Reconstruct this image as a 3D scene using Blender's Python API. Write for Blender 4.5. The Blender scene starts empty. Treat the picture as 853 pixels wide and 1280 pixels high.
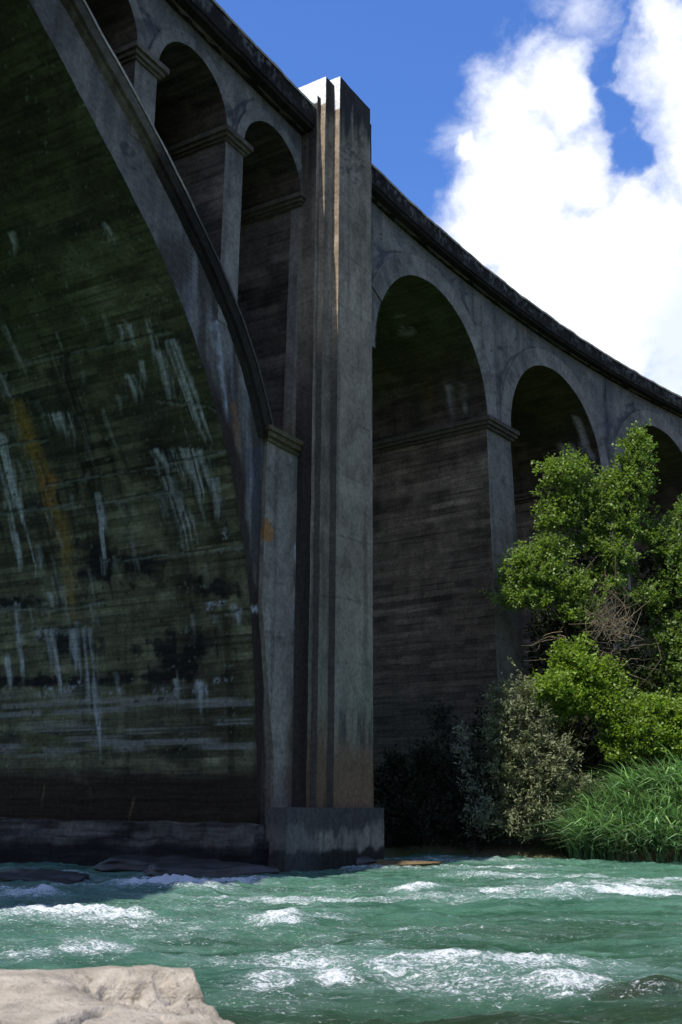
import bpy, math, random
import numpy as np
from mathutils import Matrix, Vector

random.seed(7)
RNG = np.random.default_rng(11)
scene = bpy.context.scene
R = math.radians

# ------------------------------------------------------------------ camera
F_PX, PITCH, ROLL, CAM_Z = 1300.0, math.atan2(365, 1300.0), R(-0.5), 1.65
WATER_Z = 0.10
cam = bpy.data.cameras.new("camera")
cam.sensor_fit = 'VERTICAL'
cam.sensor_height = 36.0
cam.lens = F_PX / 1280 * 36.0
cam.clip_start, cam.clip_end = 0.05, 3000
cam.dof.use_dof = True
cam.dof.focus_distance = 30
cam.dof.aperture_fstop = 9.0
cam_ob = bpy.data.objects.new("camera", cam)
scene.collection.objects.link(cam_ob)
cam_ob.matrix_world = (Matrix.Translation((0, 0, CAM_Z)) @ Matrix.Rotation(R(90) + PITCH, 4, 'X')
                       @ Matrix.Rotation(-ROLL, 4, 'Z'))
scene.camera = cam_ob

# ------------------------------------------------------------------ light
SUN_AZ, SUN_EL = 218.0, 62.0       # heading from +Y, clockwise
SKY_STRENGTH = 0.10
sun = bpy.data.lights.new("sun", 'SUN')
sun.energy = 5.0
sun.angle = R(0.53)
sun.color = (1.0, 0.95, 0.87)
sun_ob = bpy.data.objects.new("sun", sun)
scene.collection.objects.link(sun_ob)
sdir = Vector((math.sin(R(SUN_AZ)) * math.cos(R(SUN_EL)), math.cos(R(SUN_AZ)) * math.cos(R(SUN_EL)), math.sin(R(SUN_EL))))
sun_ob.rotation_euler = sdir.to_track_quat('Z', 'Y').to_euler()
sun_ob.location = (-20, -20, 60)

scene.view_settings.view_transform = 'Standard'
scene.view_settings.look = 'None'
scene.view_settings.exposure = 0.55
scene.view_settings.gamma = 1.0


# ------------------------------------------------------------------ camera maths (to read points off the photograph)
_cp, _sp = math.cos(PITCH), math.sin(PITCH)
_cr, _sr = math.cos(ROLL), math.sin(ROLL)


def proj(X, Y, Z):
    Z = Z - CAM_Z
    zc = Y * _cp + Z * _sp
    yc = -Y * _sp + Z * _cp
    zc = np.where(np.abs(zc) < 0.2, 0.2, zc)
    u, v = F_PX * X / zc, F_PX * yc / zc
    px, py = 426.5 + u * _cr - v * _sr, 640 - (u * _sr + v * _cr)
    bad = zc < 0.5
    return np.where(bad, -9999, px), np.where(bad, -9999, py)


def ray(px, py):
    a, b = px - 426.5, 640 - py
    u, v = a * _cr + b * _sr, -a * _sr + b * _cr
    return u, F_PX * _cp - v * _sp, F_PX * _sp + v * _cp


def at(px, py, Y):
    a, b, c = ray(px, py)
    return np.array((a / b * Y, Y, CAM_Z + c / b * Y))


# ------------------------------------------------------------------ noise
def _hash(ix, iy, iz, seed):
    n = (ix * 374761393 + iy * 668265263 + iz * 1274126177 + seed * 974634777) & 0xFFFFFFFF
    n = ((n ^ (n >> 13)) * 1274126177) & 0xFFFFFFFF
    n = ((n ^ (n >> 16)) * 2246822519) & 0xFFFFFFFF
    return ((n ^ (n >> 15)) & 0xFFFFFF) / float(0xFFFFFF)


def vnoise(x, y, z, seed=0):
    x, y, z = np.broadcast_arrays(np.asarray(x, float), np.asarray(y, float), np.asarray(z, float))
    ix, iy, iz = np.floor(x).astype(np.int64), np.floor(y).astype(np.int64), np.floor(z).astype(np.int64)
    fx, fy, fz = x - ix, y - iy, z - iz
    fx, fy, fz = [t * t * (3 - 2 * t) for t in (fx, fy, fz)]
    r = 0
    for dx in (0, 1):
        wx = fx if dx else 1 - fx
        for dy in (0, 1):
            wy = fy if dy else 1 - fy
            for dz in (0, 1):
                if dz and not np.any(fz):
                    continue
                wz = fz if dz else 1 - fz
                r = r + wx * wy * wz * _hash(ix + dx, iy + dy, iz + dz, seed)
    return r * 2 - 1


def fbm(x, y, z=0.0, octv=4, seed=0):
    r, a, t = 0, 1.0, 0
    for k in range(octv):
        r = r + a * vnoise(x * 2 ** k + 17.3 * k, y * 2 ** k + 5.1 * k, np.asarray(z) * 2 ** k, seed + k)
        t += a
        a *= 0.5
    return r / t * 1.5


def sm(a, b, x):
    t = np.clip((x - a) / (b - a), 0, 1)
    return t * t * (3 - 2 * t)


# ------------------------------------------------------------------ mesh helpers
def raw_mesh(name, co, quads=None, tris=None, col=None, uv=None, smooth=False):
    me = bpy.data.meshes.new(name)
    nq = 0 if quads is None else len(quads)
    nt = 0 if tris is None else len(tris)
    idx, starts = [], []
    if nq:
        idx.append(np.asarray(quads, np.int32).ravel())
        starts.append(np.arange(nq, dtype=np.int32) * 4)
    if nt:
        idx.append(np.asarray(tris, np.int32).ravel())
        starts.append(nq * 4 + np.arange(nt, dtype=np.int32) * 3)
    idx, starts = np.concatenate(idx), np.concatenate(starts)
    me.vertices.add(len(co))
    me.vertices.foreach_set("co", np.asarray(co, np.float32).ravel())
    me.loops.add(len(idx))
    me.loops.foreach_set("vertex_index", idx)
    me.polygons.add(nq + nt)
    me.polygons.foreach_set("loop_start", starts)
    if smooth:
        me.polygons.foreach_set("use_smooth", np.ones(nq + nt, bool))
    me.update(calc_edges=True)
    if uv is not None:
        lay = me.uv_layers.new(name="uv")
        lay.data.foreach_set("uv", np.asarray(uv, np.float32)[idx].ravel())
    if col is not None:
        col = np.asarray(col, np.float32)
        if col.ndim == 1:
            a = me.attributes.new("col", 'FLOAT', 'POINT')
            a.data.foreach_set("value", col)
        else:
            a = me.attributes.new("col", 'FLOAT_COLOR', 'POINT')
            a.data.foreach_set("color", (col if col.shape[1] == 4 else np.c_[col, np.ones(len(col))]).astype(np.float32).ravel())
    me.validate()
    return me


def tag(o, label=None, cat=None, group=None, kind=None):
    if label: o["label"] = label
    if cat: o["category"] = cat
    if group: o["group"] = group
    if kind: o["kind"] = kind
    return o


def link(name, me, mat=None, parent=None, kind=None):
    o = bpy.data.objects.new(name, me)
    scene.collection.objects.link(o)
    if mat is not None and me is not None:
        me.materials.append(mat)
    if parent is not None:
        o.parent = parent
        base = parent
        loc = Vector((0, 0, 0))
        while base is not None:
            loc += Vector(base.location)
            base = base.parent
        me.transform(Matrix.Translation(-loc))
    if kind: o["kind"] = kind
    return o


def empty(name, loc):
    o = bpy.data.objects.new(name, None)
    scene.collection.objects.link(o)
    o.location = loc
    o.empty_display_size = 0.3
    return o


def tube(points, radii, sides=7):
    P = np.asarray(points, float)
    n = len(P)
    T = np.gradient(P, axis=0)
    T /= np.linalg.norm(T, axis=1)[:, None] + 1e-9
    ref = np.array([0.31, 0.95, 0.1])
    A = np.cross(T, ref); A /= np.linalg.norm(A, axis=1)[:, None] + 1e-9
    B = np.cross(T, A)
    ang = np.arange(sides) / sides * 2 * math.pi
    r = np.asarray(radii, float)[:, None, None]
    V = P[:, None] + r * (np.cos(ang)[None, :, None] * A[:, None] + np.sin(ang)[None, :, None] * B[:, None])
    V = V.reshape(-1, 3)
    i, j = np.meshgrid(np.arange(n - 1), np.arange(sides), indexing='ij')
    a = i * sides + j; b = i * sides + (j + 1) % sides
    q = np.stack([a, b, b + sides, a + sides], -1).reshape(-1, 4)
    return V, q


def tubes(lst, sides=6):
    Vs, Qs, off = [], [], 0
    for p, r in lst:
        V, q = tube(p, r, sides)
        Vs.append(V); Qs.append(q + off); off += len(V)
    return np.concatenate(Vs), np.concatenate(Qs)


# ------------------------------------------------------------------ node helper
class NT:
    def __init__(self, tree):
        self.t = tree
        self.n, self.l = tree.nodes, tree.links

    def node(self, typ, **kw):
        nd = self.n.new(typ)
        for k, v in kw.items():
            setattr(nd, k, v)
        return nd

    def put(self, sock, v):
        if isinstance(v, bpy.types.NodeSocket):
            self.l.new(v, sock)
        elif v is not None:
            sock.default_value = v

    def math(self, op, a, b=None, clamp=False):
        nd = self.node('ShaderNodeMath', operation=op, use_clamp=clamp)
        self.put(nd.inputs[0], a)
        if b is not None: self.put(nd.inputs[1], b)
        return nd.outputs[0]

    def vmath(self, op, a, b=None):
        nd = self.node('ShaderNodeVectorMath', operation=op)
        self.put(nd.inputs[0], a)
        if b is not None: self.put(nd.inputs[1], b)
        return nd.outputs['Value'] if op in ('DOT_PRODUCT', 'LENGTH', 'DISTANCE') else nd.outputs[0]

    def noise(self, vec, scale, detail=4, rough=0.55, dist=0.0):
        nd = self.node('ShaderNodeTexNoise')
        if vec is not None: self.put(nd.inputs['Vector'], vec)
        nd.inputs['Scale'].default_value = scale
        nd.inputs['Detail'].default_value = detail
        nd.inputs['Roughness'].default_value = rough
        nd.inputs['Distortion'].default_value = dist
        return nd.outputs[0]

    def mapr(self, v, a, b, c=0.0, d=1.0, smooth=True):
        nd = self.node('ShaderNodeMapRange', interpolation_type='SMOOTHSTEP' if smooth else 'LINEAR')
        self.put(nd.inputs[0], v)
        for i, x in enumerate((a, b, c, d)): nd.inputs[1 + i].default_value = x
        return nd.outputs[0]

    def mix(self, fac, a, b, blend='MIX'):
        nd = self.node('ShaderNodeMix', data_type='RGBA', blend_type=blend)
        self.put(nd.inputs[0], fac)
        self.put(nd.inputs[6], a if isinstance(a, bpy.types.NodeSocket) else (tuple(a) + (1,) if len(a) == 3 else a))
        self.put(nd.inputs[7], b if isinstance(b, bpy.types.NodeSocket) else (tuple(b) + (1,) if len(b) == 3 else b))
        return nd.outputs[2]

    def mapping(self, vec, scale=(1, 1, 1), loc=(0, 0, 0)):
        nd = self.node('ShaderNodeMapping')
        self.put(nd.inputs[0], vec)
        nd.inputs['Scale'].default_value = scale
        nd.inputs['Location'].default_value = loc
        return nd.outputs[0]


def new_mat(name):
    m = bpy.data.materials.new(name)
    m.use_nodes = True
    t = NT(m.node_tree)
    t.n.clear()
    out = t.node('ShaderNodeOutputMaterial')
    return m, t, out


def principled(t, out, color, rough=0.8, spec=0.3, bump=None, bump_strength=0.3, bump_dist=0.02):
    p = t.node('ShaderNodeBsdfPrincipled')
    t.put(p.inputs['Base Color'], color if isinstance(color, bpy.types.NodeSocket) else tuple(color) + (1,))
    t.put(p.inputs['Roughness'], rough)
    p.inputs['Specular IOR Level'].default_value = spec
    if bump is not None:
        b = t.node('ShaderNodeBump')
        b.inputs['Strength'].default_value = bump_strength
        b.inputs['Distance'].default_value = bump_dist
        t.put(b.inputs['Height'], bump)
        t.l.new(b.outputs[0], p.inputs['Normal'])
    if out is not None:
        t.l.new(p.outputs[0], out.inputs[0])
    return p


# ------------------------------------------------------------------ world: blue sky with white cumulus
world = bpy.data.worlds.new("World")
scene.world = world
world.use_nodes = True
w = NT(world.node_tree)
w.n.clear()
wo = w.node('ShaderNodeOutputWorld')
bg = w.node('ShaderNodeBackground')
bg.inputs['Strength'].default_value = SKY_STRENGTH
sky = w.node('ShaderNodeTexSky', sky_type='NISHITA')
sky.sun_disc = False
sky.sun_elevation = R(SUN_EL)
sky.sun_rotation = R(SUN_AZ)
sky.altitude = 300
sky.air_density = 1.0
sky.dust_density = 0.3
sky.ozone_density = 2.5
hsv = w.node('ShaderNodeHueSaturation')
hsv.inputs['Hue'].default_value = 0.513
hsv.inputs['Saturation'].default_value = 1.25
hsv.inputs['Value'].default_value = 1.72
w.l.new(sky.outputs[0], hsv.inputs['Color'])
gen = w.node('ShaderNodeTexCoord').outputs['Generated']
wv = w.node('ShaderNodeTexNoise')
w.put(wv.inputs['Vector'], gen)
wv.inputs['Scale'].default_value = 7.0
wv.inputs['Detail'].default_value = 6
wv.inputs['Roughness'].default_value = 0.6
warp = w.node('ShaderNodeVectorMath', operation='MULTIPLY_ADD')
w.l.new(wv.outputs['Color'], warp.inputs[0])
warp.inputs[1].default_value = (0.13, 0.13, 0.13)
w.put(warp.inputs[2], w.vmath('SUBTRACT', gen, (0.065, 0.065, 0.065)))
gw = w.vmath('NORMALIZE', warp.outputs[0])
wn = w.noise(gen, 10.0, 10, 0.6, 0.3)
wn2 = w.noise(w.mapping(gen, (1, 1, 1), (3.7, 1.3, 8.1)), 1.6, 4, 0.5)
CLOUDS = [(650, 165, 70), (695, 120, 58), (640, 225, 70), (705, 190, 72), (600, 300, 56), (690, 350, 110), (790, 320, 105), (850, 430, 140),
          (750, 420, 120), (880, 80, 90), (850, 25, 50), (905, 180, 85), (960, 250, 150), (1000, 120, 130), (1150, 350, 220), (640, 290, 60), (575, 205, 22)]
GAPS = [(757, 20, 30), (760, 75, 27), (768, 125, 27), (786, 172, 24)]


def blobs(lst, src, k=1.0):
    f = None
    for (cx, cy, cr) in lst:
        v = Vector(ray(cx, cy)).normalized()
        dot = w.vmath('DOT_PRODUCT', src, tuple(v))
        ang = w.math('SQRT', w.math('MAXIMUM', w.math('MULTIPLY', w.math('SUBTRACT', 1.0, dot), 2.0), 0.0))
        m = w.math('SUBTRACT', 1.0, w.math('DIVIDE', ang, cr / 1300.0 * k))
        f = m if f is None else w.math('MAXIMUM', f, m)
    return f


field = blobs(CLOUDS, gw)
gap = w.math('MAXIMUM', blobs(GAPS, gw), 0.0)
clear = w.math('MAXIMUM', blobs([(330, 120, 520), (480, 60, 260)], gen), 0.0)
general = w.math('MULTIPLY', w.math('SUBTRACT', wn2, 0.50), 3.0)
general = w.math('SUBTRACT', general, w.math('MULTIPLY', clear, 5.0))
field = w.math('MAXIMUM', w.math('MAXIMUM', field, -0.9), general)
field = w.math('SUBTRACT', field, w.math('MULTIPLY', gap, 0.6))
fld = w.math('ADD', field, w.math('MULTIPLY', w.math('ADD', w.math('SUBTRACT', wn, 0.5), w.math('MULTIPLY', w.math('SUBTRACT', w.noise(gen, 34.0, 8, 0.62, 0.2), 0.5), 0.45)), 1.45))
mask = w.mapr(fld, -0.28, 0.68)
thin = w.math('ADD', w.math('MAXIMUM', blobs([(725, 8, 60), (585, 200, 60), (600, 170, 40)], gw), -0.9), w.math('MULTIPLY', w.math('SUBTRACT', w.noise(w.mapping(gen, (1.0, 1.0, 2.2)), 16.0, 8, 0.62, 0.5), 0.5), 2.2))
mask = w.math('MAXIMUM', mask, w.mapr(thin, 0.0, 1.2, 0.0, 0.55))
shade = w.noise(w.mapping(gen, (1, 1, 1.6), (0.4, 2.2, 0.1)), 5.0, 6, 0.55)
greyish = w.math('MULTIPLY', w.mapr(blobs([(835, 455, 110), (880, 430, 130), (700, 430, 60)], gw), 0.0, 0.8), 0.75)
ccol = w.mix(w.math('MAXIMUM', greyish, w.mapr(shade, 0.46, 0.72)), (8.9, 9.0, 9.3), (5.0, 5.7, 7.6))
col = w.mix(mask, hsv.outputs[0], ccol)
w.l.new(col, bg.inputs['Color'])
w.l.new(bg.outputs[0], wo.inputs[0])

# ------------------------------------------------------------------ materials


def mat_concrete(name, bump=0.5, rough=0.9, speck=0.5, boards=0.0):
    m, t, out = new_mat(name)
    an = t.node('ShaderNodeAttribute', attribute_name="col")
    a = an.outputs['Color']
    tc = t.node('ShaderNodeTexCoord')
    oc = tc.outputs['Object']
    n1 = t.noise(oc, 9.0, 8, 0.65)
    n2 = t.noise(oc, 55.0, 4, 0.6)
    c = t.mix(1.0, a, t.mix(t.mapr(n1, 0.3, 0.72), (0.72, 0.72, 0.72), (1.22, 1.22, 1.22)), 'MULTIPLY')
    pit = t.mapr(n2, 0.60, 0.68, 0.0, speck)
    c = t.mix(pit, c, t.mix(1.0, c, (0.35, 0.35, 0.35), 'MULTIPLY'))
    hgt = t.math('ADD', t.math('MULTIPLY', n1, 0.8), t.math('MULTIPLY', n2, 0.45))
    if boards:
        bn = t.noise(t.mapping(tc.outputs['UV'], (0.7, 13.0, 1)), 1.0, 5, 0.6)
        al = an.outputs['Alpha']
        hgt = t.math('ADD', hgt, t.math('MULTIPLY', t.math('MULTIPLY', bn, boards), al))
        c = t.mix(al, c, t.mix(t.mapr(bn, 0.3, 0.7), (0.78, 0.78, 0.78), (1.18, 1.18, 1.18)), 'MULTIPLY')
    principled(t, out, c, rough, 0.06, hgt, bump, 0.03)
    return m


def mat_leaf(name, trans=0.45, rough=0.45, spec=0.35, tint=(1.3, 1.45, 0.5)):
    m, t, out = new_mat(name)
    a = t.node('ShaderNodeAttribute', attribute_name="col").outputs['Color']
    p = principled(t, None, a, rough, spec)
    tr = t.node('ShaderNodeBsdfTranslucent')
    t.l.new(t.mix(1.0, a, tint, 'MULTIPLY'), tr.inputs[0])
    mx = t.node('ShaderNodeMixShader')
    mx.inputs[0].default_value = trans
    t.l.new(p.outputs[0], mx.inputs[1])
    t.l.new(tr.outputs[0], mx.inputs[2])
    t.l.new(mx.outputs[0], out.inputs[0])
    return m


def mat_bark(name, col):
    m, t, out = new_mat(name)
    oc = t.node('ShaderNodeTexCoord').outputs['Object']
    n = t.noise(t.mapping(oc, (6, 6, 1.5)), 3.0, 6, 0.6)
    c = t.mix(t.mapr(n, 0.3, 0.7), tuple(x * 0.55 for x in col), tuple(x * 1.3 for x in col))
    principled(t, out, c, 0.9, 0.2, n, 0.6, 0.03)
    return m


def mat_rock(name, c1, c2, scale=3.0, rough=0.9, spec=0.3, bump=0.6, fine=60.0, dist=0.02):
    m, t, out = new_mat(name)
    oc = t.node('ShaderNodeTexCoord').outputs['Object']
    n1 = t.noise(oc, scale, 8, 0.62)
    n2 = t.noise(oc, fine, 6, 0.65)
    n3 = t.noise(oc, scale * 6, 5, 0.6)
    c = t.mix(t.mapr(n1, 0.32, 0.68), c1, c2)
    c = t.mix(t.mapr(n3, 0.52, 0.75, 0.0, 0.65), c, tuple(x * 0.5 for x in c1))
    c = t.mix(t.mapr(n2, 0.56, 0.7, 0.0, 0.6), c, tuple(x * 0.42 for x in c1))
    h = t.math('ADD', t.math('MULTIPLY', n3, 1.0), t.math('MULTIPLY', n2, 0.5))
    principled(t, out, c, rough, spec, h, bump, dist)
    return m


M_WALL = mat_concrete("grey concrete", 0.35)
M_BOARD = mat_concrete("board marked concrete", 0.6, boards=1.6)
M_BARREL = mat_concrete("algae stained concrete", 0.6, rough=0.8, boards=1.3)
M_CORNICE = mat_concrete("black weathered concrete", 0.7, speck=0.7)
M_LEAF = mat_leaf("bright green leaves", 0.42)
M_WILLOW = mat_leaf("grey green willow leaves", 0.3, 0.7, 0.1, tint=(1.15, 1.25, 0.8))
M_REED = mat_leaf("reed blades", 0.35, 0.5, tint=(1.1, 1.3, 0.6))
M_BARK = mat_bark("brown bark", (0.055, 0.045, 0.033))
M_DRYWOOD = mat_bark("dry grey wood", (0.22, 0.18, 0.12))
M_LIME = mat_rock("pale limestone", (0.20, 0.174, 0.135), (0.385, 0.340, 0.28), 6.0, fine=120, bump=1.0, dist=0.016)
M_WET = mat_rock("wet dark rock", (0.016, 0.015, 0.013), (0.035, 0.03, 0.026), 3.0, rough=0.5, spec=0.5)
M_BROWNROCK = mat_rock("brown river rock", (0.07, 0.048, 0.020), (0.14, 0.095, 0.042), 4.0, rough=0.6)

# ------------------------------------------------------------------ the line of the viaduct in plan
_ds = 0.02
_S = np.arange(-75, 75, _ds)
_TH = np.radians(32.41 + np.where(_S > 0, 0.5676 * _S, 0.2603 * _S))
_i0 = int(np.argmin(np.abs(_S)))
_X = np.cumsum(np.sin(_TH)) * _ds; _X += 0.9598 - _X[_i0]
_Y = np.cumsum(np.cos(_TH)) * _ds; _Y += 29.4645 - _Y[_i0]


def W(s, o, z):
    s = np.asarray(s, float)
    th = np.interp(s, _S, _TH)
    return (np.interp(s, _S, _X) + o * np.cos(th), np.interp(s, _S, _Y) - o * np.sin(th), z + 0 * s)


def S_of(px, o):
    a, b, c = ray(px, 700)
    x = _X + o * np.cos(_TH); y = _Y - o * np.sin(_TH)
    m = y > 4
    return float(np.interp(a / b, (x / np.where(m, y, 1))[m], _S[m]))


class Acc:
    """collects grid patches given in (s along the bridge, o outwards, z up)"""

    def __init__(self):
        self.p = []

    def add(self, s, o, z, u=None, v=None, tg=0):
        s, o, z = np.broadcast_arrays(np.asarray(s, float), np.asarray(o, float), np.asarray(z, float))
        u = s if u is None else np.broadcast_to(u, s.shape)
        v = z if v is None else np.broadcast_to(v, s.shape)
        self.p.append((s, o, z, u, v, tg))
        return self

    def box(self, s0, s1, o0, o1, z0, z1, bs=0.0, bo=0.0, res=0.08, back=False, bottom=False, top=True, ures=None, tags=(0, 1, 2, 3)):
        ns = max(2, int((s1 - s0) / (ures or res)) + 1); no = max(2, int((o1 - o0) / res) + 1); nz = max(2, int((z1 - z0) / res) + 1)
        zz = np.linspace(z0, z1, nz)[None, :]
        k = (z1 - zz)
        us = np.linspace(0, 1, ns)[:, None]; uo = np.linspace(0, 1, no)[:, None]
        sl, sr, of = s0 - bs * k, s1 + bs * k, o1 + bo * k
        self.add(sl + (sr - sl) * us, of + 0 * us, zz + 0 * us, tg=tags[0])
        oo = o0 + (of - o0) * uo
        self.add(sl + 0 * uo, oo, zz + 0 * uo, u=oo, tg=tags[1])
        self.add(sr + 0 * uo, oo, zz + 0 * uo, u=oo + 31.7, tg=tags[2])
        if back:
            self.add(sl + (sr - sl) * us, o0 + 0 * us + 0 * zz, zz + 0 * us, tg=tags[0])
        for yes, zc, kk in ((top, z1, 0.0), (bottom, z0, z1 - z0)):
            if yes:
                sg = np.linspace(s0 - bs * kk, s1 + bs * kk, ns)[:, None]
                og = np.linspace(o0, o1 + bo * kk, no)[None, :]
                self.add(sg + 0 * og, og + 0 * sg, zc + 0 * sg + 0 * og, v=og + 0 * sg, tg=tags[3])
        return self

    def build(self, name, mat, parent, paint, wobble=0.010):
        co, uv, q, D, off = [], [], [], {k: [] for k in 'sozuvt'}, 0
        for (s, o, z, u, v, tg) in self.p:
            nu, nv = s.shape
            for k, arr in zip('sozuv', (s, o, z, u, v)):
                D[k].append(np.ravel(arr))
            D['t'].append(np.full(s.size, tg))
            i, j = np.meshgrid(np.arange(nu - 1), np.arange(nv - 1), indexing='ij')
            a = off + i * nv + j
            q.append(np.stack([a, a + nv, a + nv + 1, a + 1], -1).reshape(-1, 4))
            off += s.size
        D = {k: np.concatenate(v) for k, v in D.items()}
        x, y, z = W(D['s'], D['o'], D['z'])
        D['px'], D['py'] = proj(x, y, z)
        if wobble:
            x = x + wobble * fbm(x * 1.7, y * 1.7, z * 1.7, 3, 91)
            y = y + wobble * fbm(x * 1.7, y * 1.7, z * 1.7, 3, 95)
            z = z + wobble * fbm(x * 1.7, y * 1.7, z * 1.7, 3, 99)
        col = np.clip(paint(D), 0.004, 0.85)
        col = np.c_[col, D['al'] if 'al' in D else np.ones(len(col))]
        me = raw_mesh(name, np.c_[x, y, z], quads=np.concatenate(q), col=col, uv=np.c_[D['u'], D['v']])
        return link(name, me, mat, parent)


# ------------------------------------------------------------------ painters: weathering that stays on the concrete
def rgb(c, n):
    return np.tile(np.asarray(c, float), (n, 1))


def tint(c, mask, colr):
    return c * (1 - mask[:, None]) + mask[:, None] * np.asarray(colr)


def concrete(D, base, mott=0.28, streak=0.45, lift=0.0, seed=0, pale=0.0):
    u, v = D['u'], D['v']
    n = len(u)
    c = rgb(np.asarray(base) * CONC, n)
    c *= (1 + mott * fbm(u * 0.45, v * 0.45, D['t'] * 3.1, 4, seed))[:, None]
    c *= (1 + 0.26 * fbm(u * 3.1, v * 2.3, D['t'] * 3.1, 3, seed + 5))[:, None]
    st = fbm(u * 3.2, v * 0.16, D['t'] * 3.1, 4, seed + 9)
    c *= (1 - streak * sm(0.05, 0.75, st))[:, None]
    if pale:
        c = tint(c, pale * sm(0.25, 0.8, fbm(u * 4.2, v * 0.22, D['t'] * 3.1, 4, seed + 13)), (0.36, 0.37, 0.37))
    if lift:
        row = np.floor(v / lift + 0.13 * fbm(u * 0.2, v * 0.0, 0, 2, seed))
        c *= (0.9 + 0.2 * _hash(row.astype(np.int64), np.floor(u / 2.3 + row * 0.37).astype(np.int64), row.astype(np.int64) * 0, 3))[:, None]
        f = v / lift + 0.13 * fbm(u * 0.2, v * 0.0, 0, 2, seed)
        f = np.abs(f - np.round(f)) * lift
        c *= (1 - 0.4 * (1 - sm(0.0, 0.035, f)) * sm(-0.2, 0.3, fbm(u * 1.1, row, 0, 3, seed + 21)))[:, None]
    return c


def boards(D, c, h=0.2, amt=0.35, seed=0):
    u, v = D['u'], D['v']
    row = np.floor(v / h).astype(np.int64)
    r = _hash(row, np.floor(u / 3.1 + _hash(row, row * 0, row * 0, 5) * 9).astype(np.int64), row * 0, seed)
    c = c * (1 + amt * (r - 0.5) * 2)[:, None]
    e = fbm(u * 0.45, row * 7.31, 0, 3, seed + 3) + 0.35 * fbm(u * 0.9, v * 9.0, 0, 3, seed + 4)
    c = c * (1 + amt * 0.9 * e)[:, None]
    c = c * (1 - amt * 1.3 * sm(0.35, 0.8, fbm(u * 0.8 + 3.7 * row, row * 3.3, 0, 3, seed + 6)))[:, None]
    f = np.abs(v / h - np.round(v / h)) * h
    return c * (1 - 0.5 * (1 - sm(0.0, 0.035, f)) * sm(-0.4, 0.2, fbm(u * 0.8, row.astype(float), 0, 2, seed)))[:, None]


def drip(D, pts, w0, w1, rag=0.5, seed=0, soft=False):
    """a run-down stain along a line of photograph points, width in photograph pixels"""
    P = np.asarray(pts, float)
    wmax = 3.2 * max(w0, w1) + 6
    sel = np.nonzero((D['py'] > P[0, 1] - 8) & (D['py'] < P[-1, 1] + 14) & (D['px'] > P[:, 0].min() - wmax) & (D['px'] < P[:, 0].max() + wmax))[0]
    out = np.zeros(len(D['px']))
    if not len(sel): return out
    px, py = D['px'][sel], D['py'][sel]
    t = np.clip((py - P[0, 1]) / (P[-1, 1] - P[0, 1]), 0, 1)
    xc = np.interp(py, P[:, 1], P[:, 0])
    n = fbm(px * 0.22, py * 0.018, 0, 4, seed)
    wd = (w0 + (w1 - w0) * t) * (1 + rag * n)
    dx = px - xc + 1.1 * fbm(px * 0.02, py * 0.02, 0, 3, seed + 4)
    m = 1 - sm(0.25, 1.25, np.abs(dx) / np.maximum(wd, 0.5))
    # strands of different length, cut straight at the joint where the run starts
    ends = P[-1, 1] - (P[-1, 1] - P[0, 1]) * (0.35 + 0.45 * vnoise(dx * 0.33, 0, 0, seed + 8))
    m *= sm(P[0, 1] - 1.5, P[0, 1] + 1.5, py + 1.5 * fbm(px * 0.3, 0 * px, 0, 2, seed + 2)) * (1 - sm(-22, 6, py - ends - 18))
    if not soft: m *= np.clip(0.62 + 0.75 * vnoise(dx * 0.4, py * 0.012, 0, seed + 7) + 0.35 * fbm(px * 0.3, py * 0.12, 0, 3, seed + 9), 0, 1)
    out[sel] = np.clip(m, 0, 1)
    return out


def blot(D, x, y, rx, ry, seed=0, rag=0.8, f=0.06):
    px, py = D['px'], D['py']
    d = np.hypot((px - x) / rx, (py - y) / ry)
    return 1 - sm(0.55, 1.05, d + rag * fbm(px * f, py * f, 0, 5, seed))


def crack(D, pts, wd=1.6, seed=0, rag=3.0):
    px, py = D['px'] + rag * fbm(D['px'] * 0.05, D['py'] * 0.05, 0, 3, seed), D['py'] + rag * fbm(D['px'] * 0.05, D['py'] * 0.05, 0, 3, seed + 6)
    m = np.zeros(len(px))
    for (x0, y0), (x1, y1) in zip(pts[:-1], pts[1:]):
        dx, dy = x1 - x0, y1 - y0
        t = np.clip(((px - x0) * dx + (py - y0) * dy) / (dx * dx + dy * dy), 0, 1)
        d = np.hypot(px - x0 - t * dx, py - y0 - t * dy)
        m = np.maximum(m, 1 - sm(wd * 0.4, wd * 1.4, d * (1 + 0.9 * fbm(px * 0.12, py * 0.12, 0, 3, seed + 3))))
    return m


WHITE = (0.34, 0.35, 0.34)
CONC = np.array((0.84, 0.73, 0.605))
GREY = (0.195, 0.2, 0.205)

# ------------------------------------------------------------------ VIADUCT
viaduct = empty("viaduct", tuple(float(c) for c in W(-1.5, 0.0, WATER_Z)))
tag(viaduct, "long curved grey concrete arch viaduct striding over the green river and bank", "bridge")

O_FRONT, O_BACK = -0.5, -11.2
Z_DECK, Z_SOFF = 21.65, 20.82
R_ARCH, Z_SPR, PITCHS, C0 = 3.82, 15.78, 9.45, 4.75
N_ARCH = 6
S_END = C0 + PITCHS * (N_ARCH - 0.5)


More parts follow.
